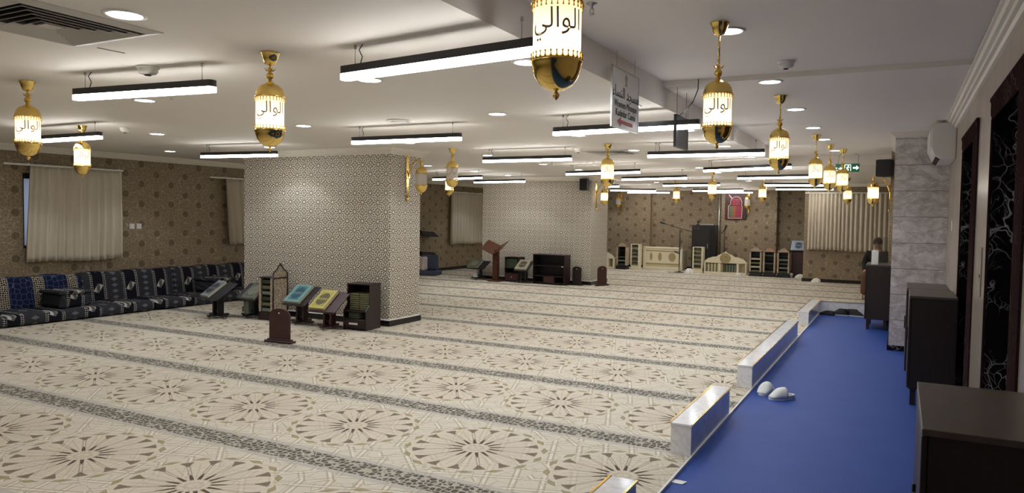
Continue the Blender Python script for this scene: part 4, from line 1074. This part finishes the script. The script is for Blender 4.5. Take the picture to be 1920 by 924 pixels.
def book_tower(x, y, rz, w_, d, h, lab, side_mat, frame_mat, nb, bmat, arch_side=None, arch_top=None, grp=None, empty=()):
    t = thing('book_tower', lab, 'bookcase', (x, y, 0), rz, grp)
    hw, hd = w_/2, d/2
    ob('back_panel', MB().box(-hw, hw, hd-.012, hd, .12, h), frame_mat, t)
    for s in (-1, 1): ob('side_panel', MB().bbox(s*hw-.012, s*hw+.012, -hd, hd, .12, h, .003), side_mat, t)
    for s in (-1, 1): ob('post', MB().bbox(s*(hw-.01)-.02, s*(hw-.01)+.02, -hd-.012, -hd, .12, h, .003), side_mat, t)
    ob('base', MB().bbox(-hw-.02, hw+.02, -hd-.02, hd, 0, .05, .005).box(-hw, hw, -hd, hd, .05, .12), frame_mat, t)
    bevel(ob('top', MB().box(-hw-.01, hw+.01, -hd-.01, hd, h, h+.015), frame_mat, t), .003)
    n = nb; sp2 = (h-.12)/n
    for k in range(n): ob('shelf', MB().box(-hw+.012, hw-.012, -hd, hd-.012, .12+k*sp2-.004, .12+k*sp2+.004), frame_mat, t)
    if arch_top:
        a = [(-hw, h+.015), (hw, h+.015), (hw, h+.05), (hw*.7, h+.06), (hw*.55, h+.1), (hw*.2, h+.12), (0, h+.14), (-hw*.2, h+.12), (-hw*.55, h+.1), (-hw*.7, h+.06), (-hw, h+.05)]
        bevel(ob('arch', MB().prism(a, 'y', -hd-.008, -hd+.012), arch_top, t), .003)
    if arch_side:
        q = hd
        a = [(-q, h), (q, h), (q, h+.06), (q*.8, h+.1), (q*.45, h+.13), (q*.25, h+.17), (0, h+.21), (-q*.25, h+.17), (-q*.45, h+.13), (-q*.8, h+.1), (-q, h+.06)]
        o = ob('arch', MB().prism(a, 'x', hw-.008, hw+.012), arch_side, t)
        rim = [(hw+.014, u, v) for u, v in a[2:]]
        ob('arch_rim', MB().tube(rim, .01, 6).tube([(hw+.014, -q, h), (hw+.014, q, h)], .01, 6).tube([(hw+.014, q, .12), (hw+.014, q, h+.06)], .012, 6).tube([(hw+.014, -q, .12), (hw+.014, -q, h+.06)], .012, 6), 'board_dark', t)
    Rz = Matrix.Rotation(rz, 4, 'Z'); first = None
    for k in range(n):
        if k in empty: continue
        p = Matrix.Translation((x, y, 0)) @ Rz @ Vector((0, -.005, .12+k*sp2+.005))
        hgt = min(.05, sp2-.014)
        l = '%s book from the bottom in the %s' % (ords[k], lab)
        book_lying(p.x, p.y, p.z, rz+PI/2, d-.04, w_-.06, hgt, bmat[k % len(bmat)], l, 'books in the ' + ' '.join(lab.split()[:5]))
    return t
book_tower(-8.26, 7.98, .05, .24, .3, .62, 'dark book tower with inlaid arched side', 'ornate_white', 'board_dark', 6, ['grey_book', 'olive_book', 'green_book'], arch_side='ornate_white')

# ================================================================ THINGS BY THE FAR COLUMN
t = thing('lectern', 'orange brown wooden lectern with open winged top by the far column', 'lectern', (-8.62, 15.45, 0), -.1)
ob('post', MB().prism([(-.07, -.05), (.07, -.05), (.06, .05), (-.06, .05)], 'z', .03, .76), 'rosewood', t)
for s in (-1, 1):
    q = [(0, .74), (s*.3, .9), (s*.305, .915), (0, .765)]
    R = Matrix.Translation((0, 0, .8)) @ Matrix.Rotation(.55, 4, 'X') @ Matrix.Translation((0, 0, -.8))
    ob('wing', MB().prism(q, 'y', -.19, .19).xf(R), 'rosewood', t)
ob('base', MB().bbox(-.15, .15, -.15, .15, 0, .035, .006), 'rosewood', t)
tilt_stand(-9.22, 15.65, 0, 'black_wood', 'cover_grey', 'black stand with a white bin shaped base left of the lectern', 'dark green book on the stand left of the lectern', bw=.3, zl=.28, zh=.46, boardw=.5, box_base='white_plastic')
tilt_stand(-7.88, 15.5, 0, 'black_wood', 'cover_pale', 'dark stand between the small book cabinet and the large bookcase', 'pale book with a black round emblem beside the large bookcase', bw=.3, zl=.3, zh=.52, boardw=.36)
# small book cabinet with upright books
t = thing('book_cabinet', 'small dark cabinet with upright green books, right of the lectern', 'cabinet', (-8.24, 15.7, 0), -.02)
hw, hd, h = .19, .15, .6
ob('side_panel', MB().box(-hw, -hw+.015, -hd, hd, 0, h), 'board_dark', t); ob('side_panel', MB().box(hw-.015, hw, -hd, hd, 0, h), 'board_dark', t)
ob('back_panel', MB().box(-hw+.015, hw-.015, hd-.012, hd, 0, h), 'board_dark', t); ob('top', MB().box(-hw, hw, -hd, hd, h-.012, h), 'board_dark', t)
for z in (.02, .22, .34): ob('shelf', MB().box(-hw+.015, hw-.015, -hd, hd-.012, z-.012, z), 'board_dark', t)
dr = ob('drawer', MB().bbox(-hw+.02, hw-.02, -hd-.01, -hd+.005, .03, .2, .004), 'board', t); ob('knob', MB().ball((0, -hd-.016, .12), .014, 8), 'white_plastic', dr)
def upright_books(x0, x1, y, z, hh, n, mats, lab, grp, dep=.15):
    wv = (x1-x0)/n; first = {}
    for i in range(n):
        mname = mats[i % len(mats)]
        if mname not in first:
            b = thing('book', lab, 'book', (x0+wv*(i+.5), y, z), 0, grp)
            ob('cover', MB().box(-wv*.46, -wv*.46+.003, -dep/2, dep/2, 0, hh).box(wv*.46-.003, wv*.46, -dep/2, dep/2, 0, hh).box(-wv*.46, wv*.46, -dep/2, -dep/2+.003, 0, hh), mname, b)
            ob('pages', MB().box(-wv*.43, wv*.43, -dep/2+.003, dep/2-.005, .004, hh-.004), 'pages', b)
            first[mname] = b
        else:
            clone(first[mname], (x0+wv*(i+.5), y, z))
upright_books(-8.43, -8.11, 15.66, .342, .22, 8, ['green_book'], 'dark green book standing in the small cabinet right of the lectern', 'upright books right of the lectern')
# large empty bookcase
t = thing('bookcase', 'large dark empty bookcase against the far wide column', 'bookcase', (-7.22, 15.62, 0), -.06)
hw, hd, h = .42, .15, .7
for s in (-1, 1): ob('side_panel', MB().box(s*hw-.018*(s > 0), s*hw+.018*(s < 0), -hd, hd, 0, h), 'board_dark', t)
ob('back_panel', MB().box(-hw+.018, hw-.018, hd-.012, hd, .02, h-.018), 'black_wood', t); bevel(ob('top', MB().box(-hw-.008, hw+.008, -hd-.008, hd, h-.018, h), 'board_dark', t), .003)
for z in (.05, .2, .44): ob('shelf', MB().box(-hw+.018, hw-.018, -hd, hd-.012, z-.015, z), 'board_dark', t)
for x_ in (-.13, .15): ob('divider', MB().box(x_-.008, x_+.008, -hd, hd-.012, .05, .185), 'board_dark', t)
ob('drawer', MB().bbox(-.12, .14, -hd-.006, -hd+.008, .055, .18, .003), 'board', t)
ob('price_tag', MB().box(hw-.08, hw-.03, -hd-.003, -hd, .425, .44), 'paper', t)
arched_board(-6.62, 15.74, 0, .22, .44, 'board_dark', 'dark arched board leaning by the far column, right of the large bookcase')
arched_board(-6.1, 16.0, PI/2-.45, .28, .46, 'board', 'brown arched board seen edge on at the corner of the far column')

# floor chair and wall shelf between the columns
t = thing('floor_chair', 'grey blue legless floor chair beside the near column edge', 'floor chair', (-11.0, 16.0, 0), .3)
bevel(ob('seat', MB().bbox(-.32, .32, -.28, .3, 0, .12, .03), 'sponge', t), .015)
bevel(ob('backrest', MB().bbox(-.26, .24, .1, .26, .12, .52, .03), 'sponge', t), .015)
tag(bevel(ob('bag', MB().bbox(-.14, .14, -.12, .1, 0, .36, .04), 'pink_fabric', None, (-11.07, 15.84, .125)), .03, 3), 'pale pinkish bag sitting on the grey blue floor chair', 'bag')
t = thing('wall_shelf', 'two tier black wall shelf with slanted boards between the columns', 'shelf', (-11.5, 16.45, 0), 0)
ob('post', MB().box(0, .03, -.42, -.38, .4, 1.35), 'black_metal', t)
for z in (1.0, .45): 
    ob('shelf_board', MB().prism([(-.42, z+.16), (.15, z+.12), (.38, z-.02), (.3, z-.02), (-.42, z+.06)], 'x', 0, .3), 'black', t)
    ob('edge_strip', MB().tube([(.3, -.42, z+.165), (.3, .15, z+.125), (.3, .38, z-.018)], .008, 4), 'steel', t)

# ================================================================ THINGS AT THE FAR WALL
def arched_bookcase(x, y, w_, h, lab, grp=None):
    """cream low case, ogee-arched crest with a round carved medallion, bays of books"""
    t = thing('arched_bookcase', lab, 'bookcase', (x, y, 0), 0, 'cream bookcases with arched crest')
    hw, hd = w_/2, .16; hb = h*.52
    crest = [(-hw, hb-.02), (hw, hb-.02), (hw, hb+.04), (hw*.86, hb+.1), (hw*.62, hb+.15), (hw*.45, hb+.16), (hw*.36, hb+.2), (hw*.12, hb+.26), (0, h)]
    crest = crest + [(-p[0], p[1]) for p in crest[2:-1][::-1]]
    bevel(ob('crest', MB().prism(crest, 'y', -hd, -hd+.03), 'cream', t), .004)
    R = Matrix.Translation((0, -hd-.004, hb+.12)) @ Matrix.Rotation(PI/2, 4, 'X')
    ob('medallion', MB().lathe([(0, 0), (.15, 0), (.15, .012), (.135, .016), (.125, .006), (.1, .006), (.095, .012), (.07, .012), (.065, .005), (0, .005)], n=28).xf(R), 'cream_dark', t)
    ob('plinth', MB().bbox(-hw-.02, hw+.02, -hd-.03, hd, 0, .06, .006), 'cream', t)
    for s in (-1, 1): ob('side_panel', MB().bbox(s*hw-.02, s*hw+.02, -hd, hd, .06, hb, .004), 'cream', t)
    ob('back_panel', MB().box(-hw, hw, hd-.02, hd, .06, hb), 'cream', t)
    ob('shelf', MB().box(-hw, hw, -hd+.03, hd, hb-.03, hb-.01), 'cream', t)
    for s in (-.28, .6): ob('divider', MB().bbox(s*hw-.03, s*hw+.03, -hd, hd-.02, .06, hb-.03, .003), 'cream', t)
    ob('carved_panel', MB().bbox(-.2*hw-.04, -.2*hw+.05, -hd+.01, -hd+.03, .08, hb-.05, .004), 'cream_dark', t)
    upright_books(x-hw+.03, x-.32*hw, y-.02, .062, hb-.11, 8, ['olive_book', 'pages'], 'olive spined book in the left bay of the ' + ('cream bookcase before the timetable' if x > -6 else 'cream bookcase beside the far column'), 'books in left bay of ' + lab[:30], .2)
    upright_books(x-.02, x+.56*hw, y, .062, hb-.13, 9, ['green_book', 'grey_book'], 'dark green book in the middle bay of the ' + ('cream bookcase before the timetable' if x > -6 else 'cream bookcase beside the far column'), 'books in middle bay of ' + lab[:30], .2)
    return t
arched_bookcase(-4.43, 21.65, 1.16, .66, 'cream bookcase with arched crest below the red framed timetable')
arched_bookcase(-8.27, 21.55, .96, .66, 'cream bookcase with arched crest half hidden by the far wide column')

def slim_rack(x, y, lab, mat, wood, h, tops, nb, bm, empty=(), w_=.3, arch=None):
    return book_tower(x, y, 0, w_, .24, h, lab, mat, wood, nb, bm, arch_top=arch, grp='slim book racks at the far wall', empty=empty)
slim_rack(-7.56, 21.6, 'dark rack with grey arch at the far wall', 'ornate_grey', 'black_wood', .68, 1, 5, ['green_book', 'grey_book'], empty=(4, 3), arch='ornate_grey')
slim_rack(-7.2, 21.8, 'white topped rack beside the grey arched one', 'cream', 'cream', .76, 0, 5, ['grey_book', 'green_book'], w_=.26)
slim_rack(-5.25, 21.7, 'white topped rack before the black cabinet', 'cream', 'cream', .74, 0, 5, ['olive_book', 'grey_book'], w_=.28)
slim_rack(-3.57, 21.45, 'arched rack next to the cream bookcase', 'ornate_grey', 'black_wood', .68, 1, 5, ['olive_book', 'pages'], arch='ornate_grey', empty=(4,))
slim_rack(-3.2, 21.45, 'pink crested arched rack, middle of three', 'ornate_grey', 'black_wood', .68, 1, 5, ['green_book', 'pages'], arch='ornate_pink', empty=(1, 3))
slim_rack(-2.83, 21.45, 'arched rack beside the brown Quran stand', 'ornate_grey', 'black_wood', .68, 1, 5, ['green_book', 'grey_book'], arch='ornate_grey', empty=(4,))

t = thing('preaching_seat', 'cream carved enclosure with round and oval medallions at the far wall', 'enclosure', (-6.45, 22.1, 0), 0)
ob('front_panel', MB().bbox(-.55, .55, -.02, .02, .05, .66, .006), 'cream', t)
ob('top_rail', MB().bbox(-.6, .6, -.04, .04, .64, .7, .008), 'cream', t)
ob('bottom_rail', MB().bbox(-.58, .58, -.035, .035, 0, .1, .006), 'cream', t)
for s in (-1, 1): ob('corner_post', MB().bbox(s*.58-.035, s*.58+.035, -.04, .04, 0, .7, .006), 'cream', t)
sd = MB().bbox(-.62, -.58, .02, .5, .05, .66, .006); ob('side_panel', sd, 'cream', t)
sd = MB().bbox(.56, .62, .02, .5, .05, .62, .006); ob('side_panel', sd, 'cream', t)
def disc(cx_, cz_, rx, rz_, dp=.012):
    pts = [(cx_+rx*math.cos(2*PI*i/24), cz_+rz_*math.sin(2*PI*i/24)) for i in range(24)]; return MB().prism(pts, 'y', -.02-dp, -.018)
ob('medallion', disc(.3, .4, .11, .13), 'cream_dark', t); ob('medallion', disc(-.08, .4, .055, .13), 'cream_dark', t); ob('medallion', disc(-.36, .4, .04, .12), 'cream_dark', t)
ob('carved_band', MB().box(-.53, .53, -.026, -.018, .15, .2), 'cream_dark', t); ob('carved_band', MB().box(-.53, .53, -.026, -.018, .56, .59), 'cream_dark', t)
ob('scalloped_skirt', MB().prism([(-.53, .12), (.53, .12)] + [(.53-1.06*i/24, .07+.025*abs(math.sin(i*PI/2+.3))) for i in range(25)], 'y', -.03, -.02), 'cream_dark', t)

t = thing('microphone_stand', 'black boom microphone stand in front of the cream enclosure', 'microphone stand', (-5.72, 21.3, 0), 0)
ob('base', MB().lathe([(0, 0), (.14, 0), (.14, .015), (.03, .03), (0, .03)], n=20), 'black_metal', t)
ob('pole', MB().cyl((0, 0, .02), (0, 0, 1.26), .012, 8), 'black_metal', t)
ob('boom', MB().cyl((-.42, -.05, 1.42), (.35, .04, 1.2), .009, 8), 'black_metal', t)
mc = ob('microphone', MB().cyl((-.42, -.05, 1.42), (-.55, -.065, 1.46), .018, 10, .028).ball((-.56, -.066, 1.463), .03, 10), 'black', t)
ob('lower_clip', MB().cyl((0, 0, .55), (-.14, -.03, .62), .014, 8, .024), 'black_metal', t)
ob('cable', MB().tube([(.01, -.02, 1.2), (.03, -.03, .8), (.02, -.03, .3), (.08, -.08, .05), (-.1, -.2, .012), (-.28, -.15, .012), (-.2, -.28, .012)], .006), 'black', t)
t = thing('microphone_stand', 'slim black microphone stand behind the cream bookcase, below the timetable', 'microphone stand', (-4.62, 22.2, 0), 0)
ob('base', MB().lathe([(0, 0), (.12, 0), (.12, .015), (.02, .03), (0, .03)], n=20), 'black_metal', t)
ob('pole', MB().cyl((0, 0, .02), (0, 0, 1.25), .014, 8), 'black_metal', t)
ob('microphone', MB().cyl((0, 0, 1.25), (.06, -.04, 1.42), .018, 8, .026).tube([(0, 0, 1.28), (-.08, -.05, 1.16)], .01), 'black', t)

t = thing('equipment_rack', 'tall black equipment cabinet at the far wall', 'equipment cabinet', (-5.2, 22.2, 0), .06)
bevel(ob('body', MB().bbox(-.34, .34, -.26, .26, .03, 1.4, .008), 'black', t), .004)
d = ob('glass_door', MB().bbox(-.32, .16, -.272, -.26, .06, 1.36, .004), 'black_metal', t); ob('handle', MB().bbox(.12, .14, -.285, -.27, .7, .85, .004), 'steel', d)
ob('side_vent', MB().bbox(.19, .32, -.268, -.26, .1, 1.3, .003), 'rubber', t)
ob('indicator_light', MB().ball((-.16, -.276, 1.3), .012, 8).ball((-.26, -.276, 1.3), .01, 8), 'steel', t)
t = thing('laptop', 'thin silver laptop lying on the tall black equipment cabinet', 'laptop', (-5.12, 22.15, 1.401), .1)
ob('base', MB().bbox(-.2, .2, -.13, .13, 0, .018, .004), 'steel', t); ob('screen', MB().bbox(-.2, .2, -.13, .13, .02, .032, .004), 'steel', t)
t = thing('desk_microphone', 'small black microphone on top of the equipment cabinet', 'microphone', (-5.38, 22.05, 1.401))
ob('base', MB().lathe([(0, 0), (.05, 0), (.05, .02), (.015, .03), (0, .03)], n=14), 'black', t); ob('head', MB().cyl((0, 0, .02), (0, 0, .08), .014, 8).ball((.01, 0, .1), .04, 10), 'black', t)

# framed timetable
t = thing('framed_timetable', 'dark red framed board with arched coloured timetable on the far wall', 'timetable', (-4.37, 22.49, 1.98), 0)
bevel(ob('frame', MB().box(-.31, .31, -.03, .01, -.4, .4), 'board', t), .01)
M['pinkish'] = plain('pale_pink_border', rgb(224, 178, 178), .4); M['cellred'] = emit('red_cell', rgb(170, 62, 76), .15); M['cellgreen'] = emit('green_cell', rgb(70, 140, 92), .15)
M['cellorange'] = emit('orange_cell', rgb(176, 110, 76), .15); M['cellbase'] = plain('dark_red_display', rgb(90, 20, 34), .3)
arch = [(-.2, -.35), (.17, -.35), (.18, -.02), (.16, .02), (.17, .12), (.13, .22), (.06, .27), (-.03, .27), (-.1, .22), (-.14, .14), (-.14, .05), (-.2, 0)]
ob('arch_border', MB().prism([(p[0]*1.1, p[1]*1.06) for p in arch], 'y', -.036, -.03), 'pinkish', t)
ob('arch_panel', MB().prism(arch, 'y', -.04, -.034), 'cellbase', t)
ob('corner_flourish', MB().prism([(-.22, .34), (-.19, .35), (-.1, .24), (-.13, .22)], 'y', -.038, -.03), 'pinkish', t)
cl = {'cellgreen': MB(), 'cellorange': MB(), 'cellred': MB()}
for i in range(8):
    for j in range(7):
        x_ = -.17 + i*.043; z_ = -.325 + j*.048
        if x_ > .14: continue
        cl['cellgreen' if i < 2 else ('cellorange' if i < 4 else 'cellred')].box(x_, x_+.032, -.043, -.04, z_, z_+.03)
for i in range(5):
    for j in range(4): cl['cellred'].box(-.09+i*.044, -.06+i*.044, -.043, -.04, .03+j*.05, .062+j*.05)
for k, v in cl.items(): ob('display_cells', v, k, t)

# brown Quran stand by the niche
t = thing('book_pedestal', 'tall brown pedestal holding a silver book beside the arched racks', 'pedestal', (-2.5, 21.85, 0), 0)
bevel(ob('body', MB().bbox(-.17, .17, -.14, .14, .03, .74, .01), 'board', t), .004)
ob('base', MB().bbox(-.2, .2, -.18, .18, 0, .035, .006), 'board_dark', t)
R = Matrix.Translation((0, 0, .86)) @ Matrix.Rotation(.75, 4, 'X')
ob('rest', MB().bbox(-.23, .23, -.2, .2, -.02, 0, .004).bbox(-.23, .23, -.215, -.2, -.02, .03, .003).xf(R), 'board_dark', t)
b = thing('holy_book', 'silver grey book with a dark medallion, propped on the tall brown pedestal', 'book', (0, 0, 0), 0, 'books lying on the tilted stands')
b.matrix_world = Matrix.Translation((-2.5, 21.85, 0)) @ R @ Matrix.Translation((0, 0, .001))
bl = MB().bbox(-.2, .2, -.185, .185, .03, .036, .002).bbox(-.2, .2, -.185, .185, 0, .005, .002); ob('cover', bl, 'cover_silver', b); ob('pages', MB().box(-.19, .19, -.18, .18, .005, .03), 'pages', b)
tag(ob('ball_lamp', MB().ball((-2.62, 21.4, .09), .05, 12).cyl((-2.62, 21.4, 0), (-2.62, 21.4, .05), .025, 10), 'grey_plastic'), 'small pale round knobbed object on the floor by the brown pedestal', 'ornament')

def tissue(x, y, r, lab, seed):
    rn = random.Random(seed)
    def fn(u, v):
        a = 2*PI*u; t_ = PI/2*v; k = 1+.28*math.sin(a*3+seed)+.15*math.sin(a*7+v*6)
        return (x + r*k*math.cos(t_)*math.cos(a), y + r*.7*k*math.cos(t_)*math.sin(a), .002 + r*1.1*math.sin(t_)*(1+.3*math.sin(a*2+seed)*(1-v)))
    mb = MB().grid(fn, 18, 7, smooth=False); mb.add([fn(i/18, 0) for i in range(18)], [tuple(range(18))])
    tag(ob('crumpled_tissue', mb, 'paper'), lab, 'tissue', 'white crumpled tissues on the carpet')
tissue(-5.43, 21.3, .12, 'crumpled white tissue beside the microphone stand base', 1)
tissue(-4.0, 21.2, .07, 'crumpled white tissue before the cream bookcase under the timetable', 2)
tissue(-2.38, 21.25, .11, 'crumpled white tissue at the foot of the brown pedestal', 3)
tissue(-1.86, 20.15, .11, 'tall crumpled white tissue below the wide far curtain', 5)

# ================================================================ SEATED PERSON behind the far shoe cabinet
t = thing('chair', 'plain dark chair behind the far shoe cabinet, under the seated person', 'chair', (-.4, 16.7, 0), 2.98)
bevel(ob('seat', MB().bbox(-.22, .22, -.26, .22, .41, .45, .01), 'black_wood', t), .005)
ob('backrest', MB().bbox(-.22, .22, -.28, -.25, .5, .85, .01), 'black_wood', t)
for sx in (-1, 1):
    for sy in (-1, 1): ob('leg', MB().bbox(sx*.2-.018, sx*.2+.018, (sy*.2-.018 if sy > 0 else -.285), (sy*.2+.018 if sy > 0 else -.25), 0, .85 if sy < 0 else .41, .003), 'black_wood', t)
def skin(name, pts, edges, mat, parent, lv=2):
    me = bpy.data.meshes.new(name); me.from_pydata([p[0] for p in pts], edges, []); me.materials.append(M[mat])
    o = bpy.data.objects.new(name, me); col.objects.link(o); o.parent = parent
    md = o.modifiers.new('skin', 'SKIN'); md.use_smooth_shade = True
    for i, p in enumerate(pts):
        r_ = p[1] if isinstance(p[1], tuple) else (p[1], p[1]); me.skin_vertices[0].data[i].radius = r_
    me.skin_vertices[0].data[0].use_root = True
    s = o.modifiers.new('sub', 'SUBSURF'); s.levels = lv; s.render_levels = lv
    return o
# local frame: person faces +y, seat top .45 ; turned to face the left of the room
pe = thing('person', 'person in a black jacket and brown robe sitting behind the far shoe cabinet', 'person', (-.4, 16.7, 0), 2.98)
pts = [((0, -.05, .52), (.15, .12)), ((0, -.06, .7), (.14, .11)), ((0, -.04, .9), (.16, .11)), ((0, -.03, .99), (.08, .07)), ((0, -.01, 1.05), (.05, .05)),
       ((0, .01, 1.12), (.07, .085)), ((0, .015, 1.2), (.07, .085)),
       ((.17, -.03, .94), .06), ((.23, .04, .72), .048), ((.17, .26, .57), .036), ((.14, .33, .53), .03),
       ((-.17, -.03, .94), .06), ((-.23, .04, .72), .048), ((-.17, .26, .57), .036), ((-.14, .33, .53), .03),
       ((.1, .02, .52), .09), ((.12, .4, .48), .07), ((.12, .42, .1), .045), ((.12, .5, .04), .035),
       ((-.1, .02, .52), .09), ((-.12, .4, .48), .07), ((-.12, .42, .1), .045), ((-.12, .52, .04), .035)]
ed = [(0,1),(1,2),(2,3),(3,4),(4,5),(5,6),(2,7),(7,8),(8,9),(9,10),(2,11),(11,12),(12,13),(13,14),(0,15),(15,16),(16,17),(17,18),(0,19),(19,20),(20,21),(21,22)]
body = skin('body', pts, ed, 'skin', pe)
for s in (-1, 1):
    for k in range(4):
        f0 = (s*(.14-.018*k+.02), .34, .53); mb_ = [((f0[0], f0[1], f0[2]), .009), ((f0[0]-s*.002, f0[1]+.045, .53), .009), ((f0[0]-s*.004, f0[1]+.07, .51), .008), ((f0[0]-s*.004, f0[1]+.08, .49), .007)]
        skin('finger', mb_, [(0,1),(1,2),(2,3)], 'skin', pe, 1)
    skin('thumb', [((s*.12, .33, .53), .01), ((s*.095, .36, .525), .01), ((s*.085, .385, .515), .008)], [(0,1),(1,2)], 'skin', pe, 1)
ob('hair', MB().grid(lambda u, v: (.088*math.sin(PI*v*.62)*math.cos(2*PI*u), .005+.105*math.sin(PI*v*.62)*math.sin(2*PI*u)-.012, 1.165+.1*math.cos(PI*v*.62)), 20, 8), 'hair', pe)
ob('nose', MB().ball((0, .108, 1.145), .016, 8, (.8, 1, 1.3)), 'skin', pe)
for s in (-1, 1): ob('ear', MB().ball((s*.082, .0, 1.15), .025, 8, (.35, .8, 1.2)), 'skin', pe); ob('eye', MB().ball((s*.03, .088, 1.165), .011, 8), 'hair', pe)
ob('mouth', MB().ball((0, .096, 1.105), .02, 8, (1, .35, .25)), 'pink_fabric', pe)
jp = [((0, -.05, .56), (.175, .14)), ((0, -.06, .74), (.165, .135)), ((0, -.04, .9), (.185, .13)), ((0, -.03, .97), (.11, .09)),
      ((.175, -.03, .93), .078), ((.235, .04, .72), .066), ((.175, .25, .58), .05), ((-.175, -.03, .93), .078), ((-.235, .04, .72), .066), ((-.175, .25, .58), .05)]
skin('jacket', jp, [(0,1),(1,2),(2,3),(2,4),(4,5),(5,6),(2,7),(7,8),(8,9)], 'jacket', pe)
rp = [((0, -.02, .53), (.17, .12)), ((.1, .1, .54), .11), ((.12, .42, .5), .09), ((.13, .44, .1), .09), ((-.1, .1, .54), .11), ((-.12, .42, .5), .09), ((-.13, .44, .1), .09)]
skin('robe', rp, [(0,1),(1,2),(2,3),(0,4),(4,5),(5,6)], 'robe', pe)
